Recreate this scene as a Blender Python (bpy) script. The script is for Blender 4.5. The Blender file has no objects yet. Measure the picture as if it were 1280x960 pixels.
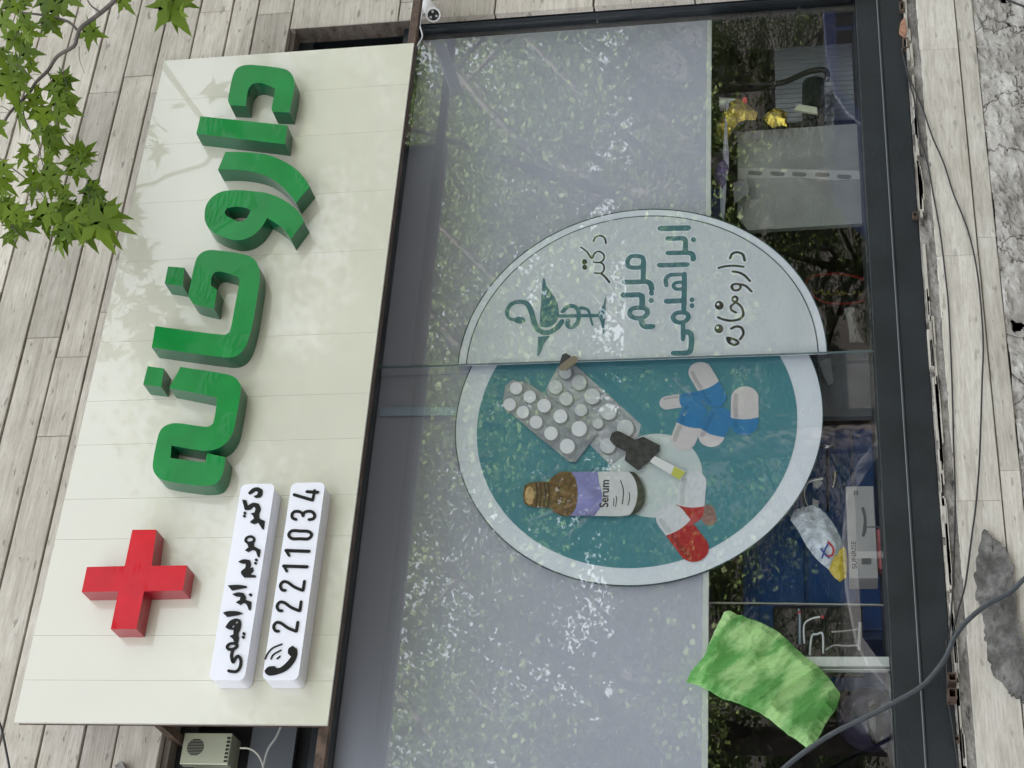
import bpy, bmesh, math, random
from mathutils import Vector, Matrix, noise
from mathutils.geometry import tessellate_polygon
R = math.radians
random.seed(7)
scene = bpy.context.scene
col = scene.collection

# ------------------------------------------------------------------ camera
AX = Vector((0.06583125, -0.86440869, 0.4984615))     # world X, Y, Z seen in camera axes (right, down, forward)
AY = Vector((0.17313322, 0.50186316, 0.84744218))
AZ = Vector((-0.98269585, 0.03051206, 0.18269613))
FPX = 2006.0
CAM = Vector((0.0, -4.7, 1.6))
cd = bpy.data.cameras.new('camera'); cam = bpy.data.objects.new('camera', cd); col.objects.link(cam)
cd.sensor_width = 36; cd.lens = FPX / 1280 * 36; cd.clip_start = .05; cd.clip_end = 500
rt = Vector((AX[0], AY[0], AZ[0])); dn = Vector((AX[1], AY[1], AZ[1])); fw = Vector((AX[2], AY[2], AZ[2]))
m = Matrix((rt, -dn, -fw)).transposed().to_4x4(); m.translation = CAM
cam.matrix_world = m
scene.camera = cam

# ------------------------------------------------------------------ light
w = bpy.data.worlds.new('World'); scene.world = w; w.use_nodes = True
nt = w.node_tree; bgn = nt.nodes['Background']
sky = nt.nodes.new('ShaderNodeTexSky'); sky.sky_type = 'NISHITA'; sky.sun_disc = False
SUN_EL, SUN_ROT = R(54), R(12)
sky.sun_elevation = SUN_EL; sky.sun_rotation = SUN_ROT; sky.dust_density = 3.0; sky.ozone_density = .6
hs = nt.nodes.new('ShaderNodeHueSaturation'); hs.inputs['Saturation'].default_value = .24
nt.links.new(sky.outputs[0], hs.inputs['Color']); nt.links.new(hs.outputs[0], bgn.inputs[0])
bgn.inputs[1].default_value = 0.15
sd = bpy.data.lights.new('sun', 'SUN'); sun = bpy.data.objects.new('sun', sd); col.objects.link(sun)
sd.energy = 5; sd.angle = R(.5); sd.color = (1, .95, .86)
sv = Vector((math.sin(SUN_ROT) * math.cos(SUN_EL), math.cos(SUN_ROT) * math.cos(SUN_EL), math.sin(SUN_EL)))
sun.rotation_euler = sv.to_track_quat('Z', 'Y').to_euler()
scene.view_settings.view_transform = 'Standard'; scene.view_settings.look = 'None'
scene.view_settings.gamma = 1; scene.view_settings.exposure = 2.28
try:
    scene.cycles.transparent_max_bounces = 16; scene.cycles.max_bounces = 8
except Exception: pass

# ------------------------------------------------------------------ helpers
def P(px, py, yy=0.):
    """point of the photograph on the vertical plane y = yy, in metres"""
    d = Vector((px - 640, py - 480, FPX)); v = Vector((d.dot(AX), d.dot(AY), d.dot(AZ)))
    return CAM + v * ((yy - CAM.y) / v.y)
def PX(px, py, yy=0.):
    p = P(px, py, yy); return (p.x, p.z)
def crop(x0, y0, s, pts): return [(x0 + a / s, y0 + b / s) for a, b in pts]

def tag(o, label=None, cat=None, group=None, kind=None):
    if label: o['label'] = label
    if cat: o['category'] = cat
    if group: o['group'] = group
    if kind: o['kind'] = kind
    return o
def thing(name, label, cat, loc=(0, 0, 0), group=None):
    o = bpy.data.objects.new(name, None); col.objects.link(o); o.location = loc; o.empty_display_size = .1
    return tag(o, label, cat, group)
def wofs(o):
    v = Vector((0, 0, 0))
    while o: v += Vector(o.location); o = o.parent
    return v
def link(name, me, mat, parent=None, smooth=False):
    o = bpy.data.objects.new(name, me); col.objects.link(o)
    if mat is not None:
        for mm in (mat if isinstance(mat, (list, tuple)) else [mat]): me.materials.append(mm)
    if parent:
        o.parent = parent; o.location = -wofs(parent)
    if smooth:
        for p in me.polygons: p.use_smooth = True
    return o

class MB:
    """collects shapes into one mesh"""
    def __init__(s): s.v = []; s.f = []; s.mi = []
    def add(s, v, f, mi=0):
        n = len(s.v); s.v += [tuple(a) for a in v]; s.f += [tuple(i + n for i in q) for q in f]; s.mi += [mi] * len(f); return s
    def box(s, x0, x1, y0, y1, z0, z1, mi=0, M=None):
        v = [Vector((x, y, z)) for x in (x0, x1) for y in (y0, y1) for z in (z0, z1)]
        if M: v = [M @ a for a in v]
        return s.add(v, [(0, 1, 3, 2), (4, 6, 7, 5), (0, 4, 5, 1), (2, 3, 7, 6), (0, 2, 6, 4), (1, 5, 7, 3)], mi)
    def prism(s, loops, yf, yb, mi=0):
        """loops in (x, z): first outer, then holes"""
        L = [[Vector((a, b, 0)) for a, b in lp] for lp in loops]
        tris = tessellate_polygon(L); flat = [q for lp in L for q in lp]; n = len(flat)
        v = [(q.x, yf, q.y) for q in flat] + [(q.x, yb, q.y) for q in flat]
        f = [tuple(t) for t in tris] + [tuple(i + n for i in reversed(t)) for t in tris]
        k = 0
        for lp in L:
            c = len(lp)
            for i in range(c): a = k + i; b = k + (i + 1) % c; f.append((a, b, b + n, a + n))
            k += c
        return s.add(v, f, mi)
    def strip(s, pts, wd, yf, yb, closed=False, mi=0, taper=None):
        """ribbon of width wd along (x, z) points with round ends"""
        n = len(pts); L = []; Rr = []
        for i, (x, z) in enumerate(pts):
            if closed: a = pts[i - 1]; b = pts[(i + 1) % n]
            else: a = pts[max(i - 1, 0)]; b = pts[min(i + 1, n - 1)]
            t = Vector((b[0] - a[0], b[1] - a[1])); t = t.normalized() if t.length > 1e-9 else Vector((1, 0))
            ww = wd / 2
            if taper: ww *= taper(i / (n - 1))
            L.append((x - t.y * ww, z + t.x * ww)); Rr.append((x + t.y * ww, z - t.x * ww))
        if not closed:
            def cap(c, t, r):
                a0 = math.atan2(t[1], t[0]); return [(c[0] + r * math.cos(a0 + u), c[1] + r * math.sin(a0 + u)) for u in (R(-54), R(-18), R(18), R(54))]
            t1 = (pts[-1][0] - pts[-2][0], pts[-1][1] - pts[-2][1]); t0 = (pts[0][0] - pts[1][0], pts[0][1] - pts[1][1])
            r1 = wd / 2 * (taper(1) if taper else 1); r0 = wd / 2 * (taper(0) if taper else 1)
            e = cap(pts[-1], t1, r1); st = cap(pts[0], t0, r0)
        q = [(a, b) for a, b in zip(L, Rr)]; m_ = len(q)
        v = []; 
        for a, b in q: v += [(a[0], yf, a[1]), (b[0], yf, b[1]), (a[0], yb, a[1]), (b[0], yb, b[1])]
        f = []
        for i in range(m_ if closed else m_ - 1):
            j = (i + 1) % m_; a = 4 * i; b = 4 * j
            f += [(a, a + 1, b + 1, b), (a, b, b + 2, a + 2), (a + 1, a + 3, b + 3, b + 1)]
        s.add(v, f, mi)
        if not closed:
            s.add([(c[0], yf, c[1]) for c in [Rr[-1]] + e + [L[-1]]], [(0, 1, 2, 3, 4, 5)], mi)
            s.add([(c[0], yf, c[1]) for c in [L[0]] + st + [Rr[0]]], [(0, 1, 2, 3, 4, 5)], mi)
        return s
    def tube(s, pts, r, n=8, mi=0, closed=False):
        pts = [Vector(p) for p in pts]; rs = r if isinstance(r, (list, tuple)) else [r] * len(pts)
        v = []; up = None
        for i, p in enumerate(pts):
            t = (pts[min(i + 1, len(pts) - 1)] - pts[max(i - 1, 0)]).normalized()
            if up is None: up = t.orthogonal().normalized()
            up = (up - t * up.dot(t)).normalized(); b = t.cross(up)
            v += [p + (up * math.cos(2 * math.pi * k / n) + b * math.sin(2 * math.pi * k / n)) * rs[i] for k in range(n)]
        f = []
        for i in range(len(pts) - 1):
            for k in range(n): a = i * n + k; b = i * n + (k + 1) % n; f.append((a, b, b + n, a + n))
        f.append(tuple(range(n))[::-1]); f.append(tuple(range((len(pts) - 1) * n, len(pts) * n)))
        return s.add(v, f, mi)
    def build(s, name, mat, parent=None, smooth=False, bevel=0, seg=2):
        me = bpy.data.meshes.new(name); me.from_pydata(s.v, [], s.f); me.update()
        bm = bmesh.new(); bm.from_mesh(me); bmesh.ops.recalc_face_normals(bm, faces=bm.faces); 
        bm.to_mesh(me); bm.free()
        o = link(name, me, mat, parent, smooth)
        if any(s.mi):
            for p, k in zip(me.polygons, s.mi): p.material_index = k
        if bevel:
            b = o.modifiers.new('bevel', 'BEVEL'); b.width = bevel; b.segments = seg; b.limit_method = 'ANGLE'; b.angle_limit = R(40)
        return o

def catmull(pts, closed=False, n=6):
    out = []; c = len(pts)
    rng = range(c) if closed else range(c - 1)
    for i in rng:
        p0 = pts[i - 1] if closed or i > 0 else pts[i]; p1 = pts[i]; p2 = pts[(i + 1) % c]
        p3 = pts[(i + 2) % c] if closed else pts[min(i + 2, c - 1)]
        for k in range(n):
            t = k / n
            out.append(tuple(.5 * ((2 * b) + (-a + cc) * t + (2 * a - 5 * b + 4 * cc - d) * t * t + (-a + 3 * b - 3 * cc + d) * t ** 3) for a, b, cc, d in zip(p0, p1, p2, p3)))
    if not closed: out.append(tuple(pts[-1]))
    return out
def softloop(pts, ang=48, n=5):
    """smooth a closed outline but keep the sharp corners"""
    c = len(pts); V = [Vector(p) for p in pts]; corner = []
    for i in range(c):
        a = V[i] - V[i - 1]; b = V[(i + 1) % c] - V[i]
        corner.append(a.length > 0 and b.length > 0 and math.degrees(a.angle(b)) > ang)
    out = []
    for i in range(c):
        p1 = V[i]; p2 = V[(i + 1) % c]
        L = (p2 - p1).length
        p0 = V[i - 1] if not corner[i] else p1 - (p2 - p1); p3 = V[(i + 2) % c] if not corner[(i + 1) % c] else p2 + (p2 - p1)
        # limit overshoot on uneven spacing
        t1 = (p2 - p0); t2 = (p3 - p1)
        if t1.length: t1 = t1.normalized() * L
        if t2.length: t2 = t2.normalized() * L
        for k in range(n):
            t = k / n; h = (2*t**3-3*t*t+1, t**3-2*t*t+t, -2*t**3+3*t*t, t**3-t*t)
            q = p1 * h[0] + t1 * h[1] + p2 * h[2] + t2 * h[3]; out.append((q.x, q.y))
    return out

# ------------------------------------------------------------------ materials
def mat(name, rgb, rough=.5, metal=0., coat=0., coat_rough=.05, bump=0., bscale=20., spec=.5, var=0., vscale=6., trans=0., alpha=1., emit=0):
    m = bpy.data.materials.new(name); m.use_nodes = True; t = m.node_tree; b = t.nodes['Principled BSDF']
    b.inputs['Base Color'].default_value = (*rgb, 1); b.inputs['Roughness'].default_value = rough; b.inputs['Metallic'].default_value = metal
    b.inputs['Coat Weight'].default_value = coat; b.inputs['Coat Roughness'].default_value = coat_rough; b.inputs['Specular IOR Level'].default_value = spec
    b.inputs['Transmission Weight'].default_value = trans; b.inputs['Alpha'].default_value = alpha
    if emit: b.inputs['Emission Color'].default_value = (*rgb, 1); b.inputs['Emission Strength'].default_value = emit
    tc = t.nodes.new('ShaderNodeTexCoord')
    if var:
        n = t.nodes.new('ShaderNodeTexNoise'); n.inputs['Scale'].default_value = vscale; n.inputs['Detail'].default_value = 6
        t.links.new(tc.outputs['Object'], n.inputs['Vector'])
        r = t.nodes.new('ShaderNodeValToRGB'); r.color_ramp.elements[0].position = .3; r.color_ramp.elements[1].position = .7
        r.color_ramp.elements[0].color = (*[c * (1 - var) for c in rgb], 1); r.color_ramp.elements[1].color = (*[min(1, c * (1 + var)) for c in rgb], 1)
        t.links.new(n.outputs[0], r.inputs[0]); t.links.new(r.outputs[0], b.inputs['Base Color'])
    if bump:
        n = t.nodes.new('ShaderNodeTexNoise'); n.inputs['Scale'].default_value = bscale; n.inputs['Detail'].default_value = 4
        t.links.new(tc.outputs['Object'], n.inputs['Vector'])
        bp = t.nodes.new('ShaderNodeBump'); bp.inputs['Strength'].default_value = bump; bp.inputs['Distance'].default_value = .02
        t.links.new(n.outputs[0], bp.inputs['Height']); t.links.new(bp.outputs[0], b.inputs['Normal'])
        if coat: t.links.new(bp.outputs[0], b.inputs['Coat Normal'])
    return m

def stone(name, dark, mid, light, stretch=(1.6, 10, 26), streak=.5, pits=.35, rough=.8, blot=2.2, crack=0.):
    m = bpy.data.materials.new(name); m.use_nodes = True; t = m.node_tree; b = t.nodes['Principled BSDF']; L = t.links.new
    b.inputs['Roughness'].default_value = rough; b.inputs['Specular IOR Level'].default_value = .3
    tc = t.nodes.new('ShaderNodeTexCoord'); mp = t.nodes.new('ShaderNodeMapping'); mp.inputs['Scale'].default_value = stretch
    L(tc.outputs['Object'], mp.inputs[0])
    at = t.nodes.new('ShaderNodeAttribute'); at.attribute_name = 'plank'
    ad = t.nodes.new('ShaderNodeVectorMath'); ad.operation = 'ADD'; sc = t.nodes.new('ShaderNodeVectorMath'); sc.operation = 'SCALE'; sc.inputs['Scale'].default_value = 37.
    L(at.outputs['Color'], sc.inputs[0]); L(mp.outputs[0], ad.inputs[0]); L(sc.outputs[0], ad.inputs[1])
    n1 = t.nodes.new('ShaderNodeTexNoise'); n1.inputs['Scale'].default_value = 1.; n1.inputs['Detail'].default_value = 9; n1.inputs['Roughness'].default_value = .62; n1.inputs['Distortion'].default_value = .35
    L(ad.outputs[0], n1.inputs['Vector'])
    r = t.nodes.new('ShaderNodeValToRGB'); e = r.color_ramp.elements; e[0].position = .30; e[1].position = .66
    e[0].color = (*dark, 1); e[1].color = (*light, 1); k = e.new(.46); k.color = (*mid, 1)
    L(n1.outputs[0], r.inputs[0])
    n2 = t.nodes.new('ShaderNodeTexNoise'); n2.inputs['Scale'].default_value = blot; n2.inputs['Detail'].default_value = 7; n2.inputs['Roughness'].default_value = .65
    L(tc.outputs['Object'], n2.inputs['Vector'])
    r2 = t.nodes.new('ShaderNodeValToRGB'); r2.color_ramp.elements[0].position = .33; r2.color_ramp.elements[1].position = .62
    v = 1 - streak; r2.color_ramp.elements[0].color = (v, v * .98, v * .95, 1); r2.color_ramp.elements[1].color = (1.0, 1.0, 1.0, 1)
    L(n2.outputs[0], r2.inputs[0])
    mx = t.nodes.new('ShaderNodeMix'); mx.data_type = 'RGBA'; mx.blend_type = 'MULTIPLY'; mx.inputs['Factor'].default_value = 1
    L(r.outputs[0], mx.inputs['A']); L(r2.outputs[0], mx.inputs['B'])
    n4 = t.nodes.new('ShaderNodeTexNoise'); n4.inputs['Scale'].default_value = 1.; n4.inputs['Detail'].default_value = 6; n4.inputs['Roughness'].default_value = .7; n4.inputs['Distortion'].default_value = .6
    mp4 = t.nodes.new('ShaderNodeMapping'); mp4.inputs['Scale'].default_value = (stretch[0] * 6, 40, stretch[2] * 4.5); L(tc.outputs['Object'], mp4.inputs[0]); L(mp4.outputs[0], n4.inputs['Vector'])
    r4 = t.nodes.new('ShaderNodeValToRGB'); r4.color_ramp.elements[0].position = .34; r4.color_ramp.elements[1].position = .58; r4.color_ramp.elements[0].color = (.80, .785, .76, 1); r4.color_ramp.elements[1].color = (1.06, 1.06, 1.06, 1); L(n4.outputs[0], r4.inputs[0])
    mx0 = t.nodes.new('ShaderNodeMix'); mx0.data_type = 'RGBA'; mx0.blend_type = 'MULTIPLY'; mx0.inputs['Factor'].default_value = 1
    L(mx.outputs['Result'], mx0.inputs['A']); L(r4.outputs[0], mx0.inputs['B']); mx = mx0
    # per-plank tone
    mx2 = t.nodes.new('ShaderNodeMix'); mx2.data_type = 'RGBA'; mx2.blend_type = 'MULTIPLY'; mx2.inputs['Factor'].default_value = 1
    mr = t.nodes.new('ShaderNodeMapRange'); mr.inputs['To Min'].default_value = .76; mr.inputs['To Max'].default_value = 1.08
    L(at.outputs['Fac'], mr.inputs['Value']); L(mx.outputs['Result'], mx2.inputs['A']); L(mr.outputs[0], mx2.inputs['B'])
    # fine dark pits, elongated along the bed
    vo = t.nodes.new('ShaderNodeTexNoise'); vo.inputs['Scale'].default_value = 9; vo.inputs['Detail'].default_value = 3; mp2 = t.nodes.new('ShaderNodeMapping'); mp2.inputs['Scale'].default_value = (1.6, 6, 5)
    L(tc.outputs['Object'], mp2.inputs[0]); L(mp2.outputs[0], vo.inputs['Vector']); 
    r3 = t.nodes.new('ShaderNodeValToRGB'); r3.color_ramp.elements[0].position = .31; r3.color_ramp.elements[1].position = .37
    r3.color_ramp.elements[0].color = (1 - pits, 1 - pits, 1 - pits, 1); r3.color_ramp.elements[1].color = (1, 1, 1, 1); L(vo.outputs[0], r3.inputs[0])
    mx3 = t.nodes.new('ShaderNodeMix'); mx3.data_type = 'RGBA'; mx3.blend_type = 'MULTIPLY'; mx3.inputs['Factor'].default_value = 1
    L(mx2.outputs['Result'], mx3.inputs['A']); L(r3.outputs[0], mx3.inputs['B'])
    last = mx3
    bp = t.nodes.new('ShaderNodeBump'); bp.inputs['Strength'].default_value = .55; bp.inputs['Distance'].default_value = .006
    h = t.nodes.new('ShaderNodeMath'); h.operation = 'ADD'; L(n1.outputs[0], h.inputs[0]); L(r3.outputs[0], h.inputs[1])
    hh = h
    if crack:
        vc = t.nodes.new('ShaderNodeTexVoronoi'); vc.feature = 'DISTANCE_TO_EDGE'; vc.inputs['Scale'].default_value = crack
        nd = t.nodes.new('ShaderNodeTexNoise'); nd.inputs['Scale'].default_value = 7; nd.inputs['Detail'].default_value = 5
        L(tc.outputs['Object'], nd.inputs['Vector']); va = t.nodes.new('ShaderNodeVectorMath'); va.operation = 'ADD'
        vs = t.nodes.new('ShaderNodeVectorMath'); vs.operation = 'SCALE'; vs.inputs['Scale'].default_value = .35
        L(nd.outputs['Color'], vs.inputs[0]); L(tc.outputs['Object'], va.inputs[0]); L(vs.outputs[0], va.inputs[1]); L(va.outputs[0], vc.inputs['Vector'])
        rc = t.nodes.new('ShaderNodeValToRGB'); rc.color_ramp.elements[0].position = 0; rc.color_ramp.elements[1].position = .018
        rc.color_ramp.elements[0].color = (.18, .17, .16, 1); rc.color_ramp.elements[1].color = (1, 1, 1, 1); L(vc.outputs[0], rc.inputs[0])
        mx4 = t.nodes.new('ShaderNodeMix'); mx4.data_type = 'RGBA'; mx4.blend_type = 'MULTIPLY'; mx4.inputs['Factor'].default_value = 1
        L(last.outputs['Result'], mx4.inputs['A']); L(rc.outputs[0], mx4.inputs['B']); last = mx4
        h2 = t.nodes.new('ShaderNodeMath'); h2.operation = 'ADD'; L(h.outputs[0], h2.inputs[0]); L(rc.outputs[0], h2.inputs[1]); hh = h2
    L(hh.outputs[0], bp.inputs['Height']); L(bp.outputs[0], b.inputs['Normal']); L(last.outputs['Result'], b.inputs['Base Color'])
    return m

def glass_mat(name, tint=(.965, .975, .972), ior=1.75, scratch=True):
    m = bpy.data.materials.new(name); m.use_nodes = True; t = m.node_tree; t.nodes.clear(); L = t.links.new
    o = t.nodes.new('ShaderNodeOutputMaterial'); mx = t.nodes.new('ShaderNodeMixShader'); tr = t.nodes.new('ShaderNodeBsdfTransparent'); gl = t.nodes.new('ShaderNodeBsdfGlossy')
    tr.inputs[0].default_value = (*tint, 1); gl.inputs['Roughness'].default_value = 0.007
    fr = t.nodes.new('ShaderNodeFresnel'); fr.inputs['IOR'].default_value = ior
    gm_ = t.nodes.new('ShaderNodeNewGeometry'); mr_ = t.nodes.new('ShaderNodeMapRange'); mr_.inputs['To Min'].default_value = ior; mr_.inputs['To Max'].default_value = 1 / ior
    L(gm_.outputs['Backfacing'], mr_.inputs['Value']); L(mr_.outputs[0], fr.inputs['IOR'])
    n = t.nodes.new('ShaderNodeTexNoise'); n.inputs['Scale'].default_value = 1.3; n.inputs['Detail'].default_value = 1; tc = t.nodes.new('ShaderNodeTexCoord'); L(tc.outputs['Object'], n.inputs['Vector'])
    bp = t.nodes.new('ShaderNodeBump'); bp.inputs['Strength'].default_value = .06; bp.inputs['Distance'].default_value = .02; L(n.outputs[0], bp.inputs['Height'])
    L(bp.outputs[0], gl.inputs['Normal'])
    L(fr.outputs[0], mx.inputs[0]); L(tr.outputs[0], mx.inputs[1]); L(gl.outputs[0], mx.inputs[2]); L(mx.outputs[0], o.inputs[0])
    return m

def leaf_mat(name, a, b_, tr=.45):
    m = bpy.data.materials.new(name); m.use_nodes = True; t = m.node_tree; L = t.links.new; t.nodes.clear()
    o = t.nodes.new('ShaderNodeOutputMaterial'); mx = t.nodes.new('ShaderNodeMixShader'); d = t.nodes.new('ShaderNodeBsdfPrincipled'); tl = t.nodes.new('ShaderNodeBsdfTranslucent')
    at = t.nodes.new('ShaderNodeAttribute'); at.attribute_name = 'plank'
    r = t.nodes.new('ShaderNodeValToRGB'); r.color_ramp.elements[0].color = (*a, 1); r.color_ramp.elements[1].color = (*b_, 1); L(at.outputs['Fac'], r.inputs[0])
    L(r.outputs[0], d.inputs['Base Color']); L(r.outputs[0], tl.inputs[0]); d.inputs['Roughness'].default_value = .5; d.inputs['Specular IOR Level'].default_value = .25
    mx.inputs[0].default_value = tr; L(d.outputs[0], mx.inputs[1]); L(tl.outputs[0], mx.inputs[2]); L(mx.outputs[0], o.inputs[0])
    return m

M = {}
M['trav'] = stone('travertine_cladding', (.49, .445, .38), (.62, .57, .495), (.69, .64, .565), streak=.27, pits=.4)
M['sill'] = stone('pale_travertine_sill', (.56, .52, .45), (.72, .68, .60), (.80, .77, .69), stretch=(2.2, 10, 30), streak=.16, pits=.3)
M['rock'] = stone('split_face_limestone', (.48, .455, .415), (.70, .67, .62), (.80, .775, .72), stretch=(7, 10, 13), streak=.36, pits=.45, crack=3.2, blot=5)
M['mortar'] = stone('crumbling_mortar', (.16, .15, .14), (.36, .34, .315), (.60, .575, .53), stretch=(9, 14, 20), streak=.4, pits=.6, blot=8)
M['cement'] = stone('grey_cement', (.11, .108, .10), (.19, .187, .178), (.40, .39, .37), stretch=(16, 16, 22), streak=.35, pits=.45, blot=9)
M['gap'] = mat('dark_joint', (.03, .026, .022), .9)
M['black_frame'] = mat('charcoal_painted_steel', (.014, .018, .021), .42, bump=.1, bscale=60, var=.35, vscale=5)
M['dark'] = mat('dark_recess_board', (.012, .013, .014), .7, var=.3)
M['rust'] = mat('rusty_brown_steel', (.10, .065, .045), .75, var=.5, vscale=25, bump=.3, bscale=80)
M['panel'] = mat('glossy_cream_sign_sheet', (.62, .60, .495), .3, coat=1., coat_rough=.03, bump=.006, bscale=3, var=.03, vscale=2)
M['panel'].node_tree.nodes['Principled BSDF'].inputs['Coat IOR'].default_value = 1.6
M['edge'] = mat('pale_sheet_edge', (.7, .7, .67), .5)
M['green'] = mat('green_plastic', (.0, .21, .035), .4, coat=.18, spec=.15, coat_rough=.06, bump=.10, bscale=14, var=.12, vscale=9)
M['red'] = mat('red_plastic', (.56, .001, .012), .4, coat=.18, spec=.15, coat_rough=.06, bump=.10, bscale=14, var=.1, vscale=9)
M['white_plastic'] = mat('white_plastic', (.80, .80, .86), .3, coat=.4, bump=.02, bscale=12)
M['black_letters'] = mat('glossy_black_letters', (.004, .004, .004), .3, spec=.25)
M['film'] = mat('frosted_grey_film', (.45, .455, .52), .6, var=.05, vscale=1.2)
M['white_bar'] = mat('white_aluminium', (.62, .64, .60), .35)
M['disc_white'] = mat('printed_white', (.74, .77, .82), .5)
M['disc_grey'] = mat('printed_pale_grey', (.60, .625, .65), .5)
M['teal'] = mat('printed_teal', (.065, .235, .275), .5)
M['teal_letters'] = mat('printed_teal_letters', (.05, .165, .19), .5)
M['ink'] = mat('printed_black', (.012, .012, .012), .5)
M['line'] = mat('thin_dark_outline', (.03, .06, .07), .4)
M['glass'] = glass_mat('window_glass')
M['white_cam'] = mat('white_camera_shell', (.75, .75, .75), .3)
M['bulbglass'] = mat('black_lens_glass', (.01, .01, .012), .08)
M['silver'] = mat('brushed_metal', (.6, .6, .6), .3, metal=.9)
M['cable'] = mat('black_rubber_cable', (.025, .024, .025), .5)
M['greycable'] = mat('grey_rubber_cable', (.06, .068, .075), .45, var=.2, vscale=30)
M['bark'] = mat('grey_brown_bark', (.11, .095, .085), .8, var=.4, vscale=14, bump=.4, bscale=30)
M['leaf'] = leaf_mat('plane_leaf', (.035, .08, .006), (.25, .36, .035), .5)
M['leaf_far'] = leaf_mat('far_leaf', (.05, .09, .02), (.27, .34, .14), .3)

def crinkle(m):
    t = m.node_tree; b = t.nodes['Principled BSDF']; L = t.links.new; tc = t.nodes.new('ShaderNodeTexCoord')
    n = t.nodes.new('ShaderNodeTexVoronoi'); n.feature = 'F1'; n.inputs['Scale'].default_value = 46; mp = t.nodes.new('ShaderNodeMapping'); mp.inputs['Rotation'].default_value = (0, .6, 0); mp.inputs['Scale'].default_value = (.45, 1, 1.4)
    L(tc.outputs['Object'], mp.inputs[0]); L(mp.outputs[0], n.inputs['Vector'])
    k = t.nodes.new('ShaderNodeTexNoise'); k.inputs['Scale'].default_value = 7; L(tc.outputs['Object'], k.inputs['Vector'])
    r = t.nodes.new('ShaderNodeValToRGB'); r.color_ramp.elements[0].position = .56; r.color_ramp.elements[1].position = .66; L(k.outputs[0], r.inputs[0])
    mu = t.nodes.new('ShaderNodeMath'); mu.operation = 'MULTIPLY'; L(n.outputs['Distance'], mu.inputs[0]); L(r.outputs[0], mu.inputs[1])
    bp = t.nodes.new('ShaderNodeBump'); bp.inputs['Strength'].default_value = .6; bp.inputs['Distance'].default_value = .006; L(mu.outputs[0], bp.inputs['Height']); L(bp.outputs[0], b.inputs['Coat Normal'])
    b.inputs['Coat Weight'].default_value = .28; b.inputs['Coat Roughness'].default_value = .08; b.inputs['Coat IOR'].default_value = 1.55
crinkle(M['green']); crinkle(M['red'])
M['green_side'] = mat('green_letter_return', (.004, .115, .045), .3, coat=.4)
M['red_side'] = mat('red_cross_return', (.34, .004, .02), .3, coat=.4)
def colour_planks(o, per_face=None):
    me = o.data; ca = me.color_attributes.new('plank', 'FLOAT_COLOR', 'CORNER')
    return ca

# ------------------------------------------------------------------ ground, road, pavement
g = MB().box(-150, 150, -200, -4.5, -.35, -.12); o = g.build('road', mat('asphalt', (.055, .055, .057), .85, var=.3, vscale=2, bump=.3, bscale=60)); tag(o, kind='structure')
g = MB().box(-150, 150, -5.2, 60, -.35, 0.0); o = g.build('pavement', mat('paving', (.28, .27, .25), .8, var=.2, vscale=3, bump=.2, bscale=40)); tag(o, kind='structure')
g = MB().box(-150, 150, -40, -12.2, -.34, 0.0); o = g.build('far_pavement', mat('far_paving', (.10, .10, .095), .8, var=.2, vscale=3)); tag(o, kind='structure')

# ------------------------------------------------------------------ the facade
OX0, OX1, OZ0, OZ1 = -.6, 4.49, 1.21, 3.66      # shop opening
wall = thing('stone_facade', 'weathered grey travertine facade in narrow courses around the shop window', 'wall', (2, 0, 0))
def plank_mesh(courses, x_lo, x_hi, lens, ydep=.03, jit=.0015, gap=.0038, rnd=None, fixed=None, back=.03):
    """courses: list of (z0, z1); returns verts, faces, per-face random value"""
    rnd = rnd or random.Random(3); mb = MB(); vals = []
    for ci, (z0, z1) in enumerate(courses):
        cuts = [x_lo]
        fx = sorted((fixed or {}).get(ci, []))
        if fx: cuts += fx
        x = cuts[-1] if fx else x_lo - rnd.random() * lens[0]
        while x < x_hi:
            x += rnd.uniform(*lens)
            if x > x_lo + .1 and x < x_hi - .1 and x > cuts[-1]: cuts.append(x)
        cuts.append(x_hi)
        for a, b in zip(cuts, cuts[1:]):
            yo = rnd.uniform(-jit, jit); c = rnd.random(); e = .0022
            zt = z1 - gap * rnd.uniform(.6, 1.3); zb = z0 + gap * rnd.uniform(.6, 1.3); xa = a + gap * .3; xb = b - gap * .3
            v = [(xa, yo + e, zb), (xb, yo + e, zb), (xb, yo + e, zt), (xa, yo + e, zt),
                 (xa + e, yo, zb + e), (xb - e, yo, zb + e), (xb - e, yo, zt - e), (xa + e, yo, zt - e),
                 (xa, yo + back, zb), (xb, yo + back, zb), (xb, yo + back, zt), (xa, yo + back, zt)]
            f = [(4, 5, 6, 7), (0, 1, 5, 4), (1, 2, 6, 5), (2, 3, 7, 6), (3, 0, 4, 7), (8, 9, 1, 0), (9, 10, 2, 1), (10, 11, 3, 2), (11, 8, 0, 3)]
            mb.add(v, f); vals += [c] * len(f)
    return mb, vals
def set_vals(o, vals):
    me = o.data; ca = me.color_attributes.new('plank', 'FLOAT_COLOR', 'CORNER'); i = 0
    for p in me.polygons:
        for li in p.loop_indices: ca.data[li].color = (vals[p.index], (vals[p.index] * 7.3) % 1, (vals[p.index] * 3.1) % 1, 1)
zs = [3.66, 3.815, 3.928, 4.072, 4.215, 4.348, 4.487, 4.636, 4.78]
while zs[-1] < 6.3: zs.append(zs[-1] + .145)
courses = list(zip(zs, zs[1:]))
X_ = lambda px, py: P(px, py, 0).x
fixed = {3: [X_(110, 391)], 4: [X_(60, 391) - .2, X_(30, 546)], 5: [X_(20, 423), X_(150, 114)], 2: [X_(35, 667), X_(200, 20)], 1: [X_(10, 803)], 6: [X_(25, 250)]}
mb, vals = plank_mesh(courses, -3.5, 8.5, (.9, 1.9), fixed=fixed, rnd=random.Random(5))
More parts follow.
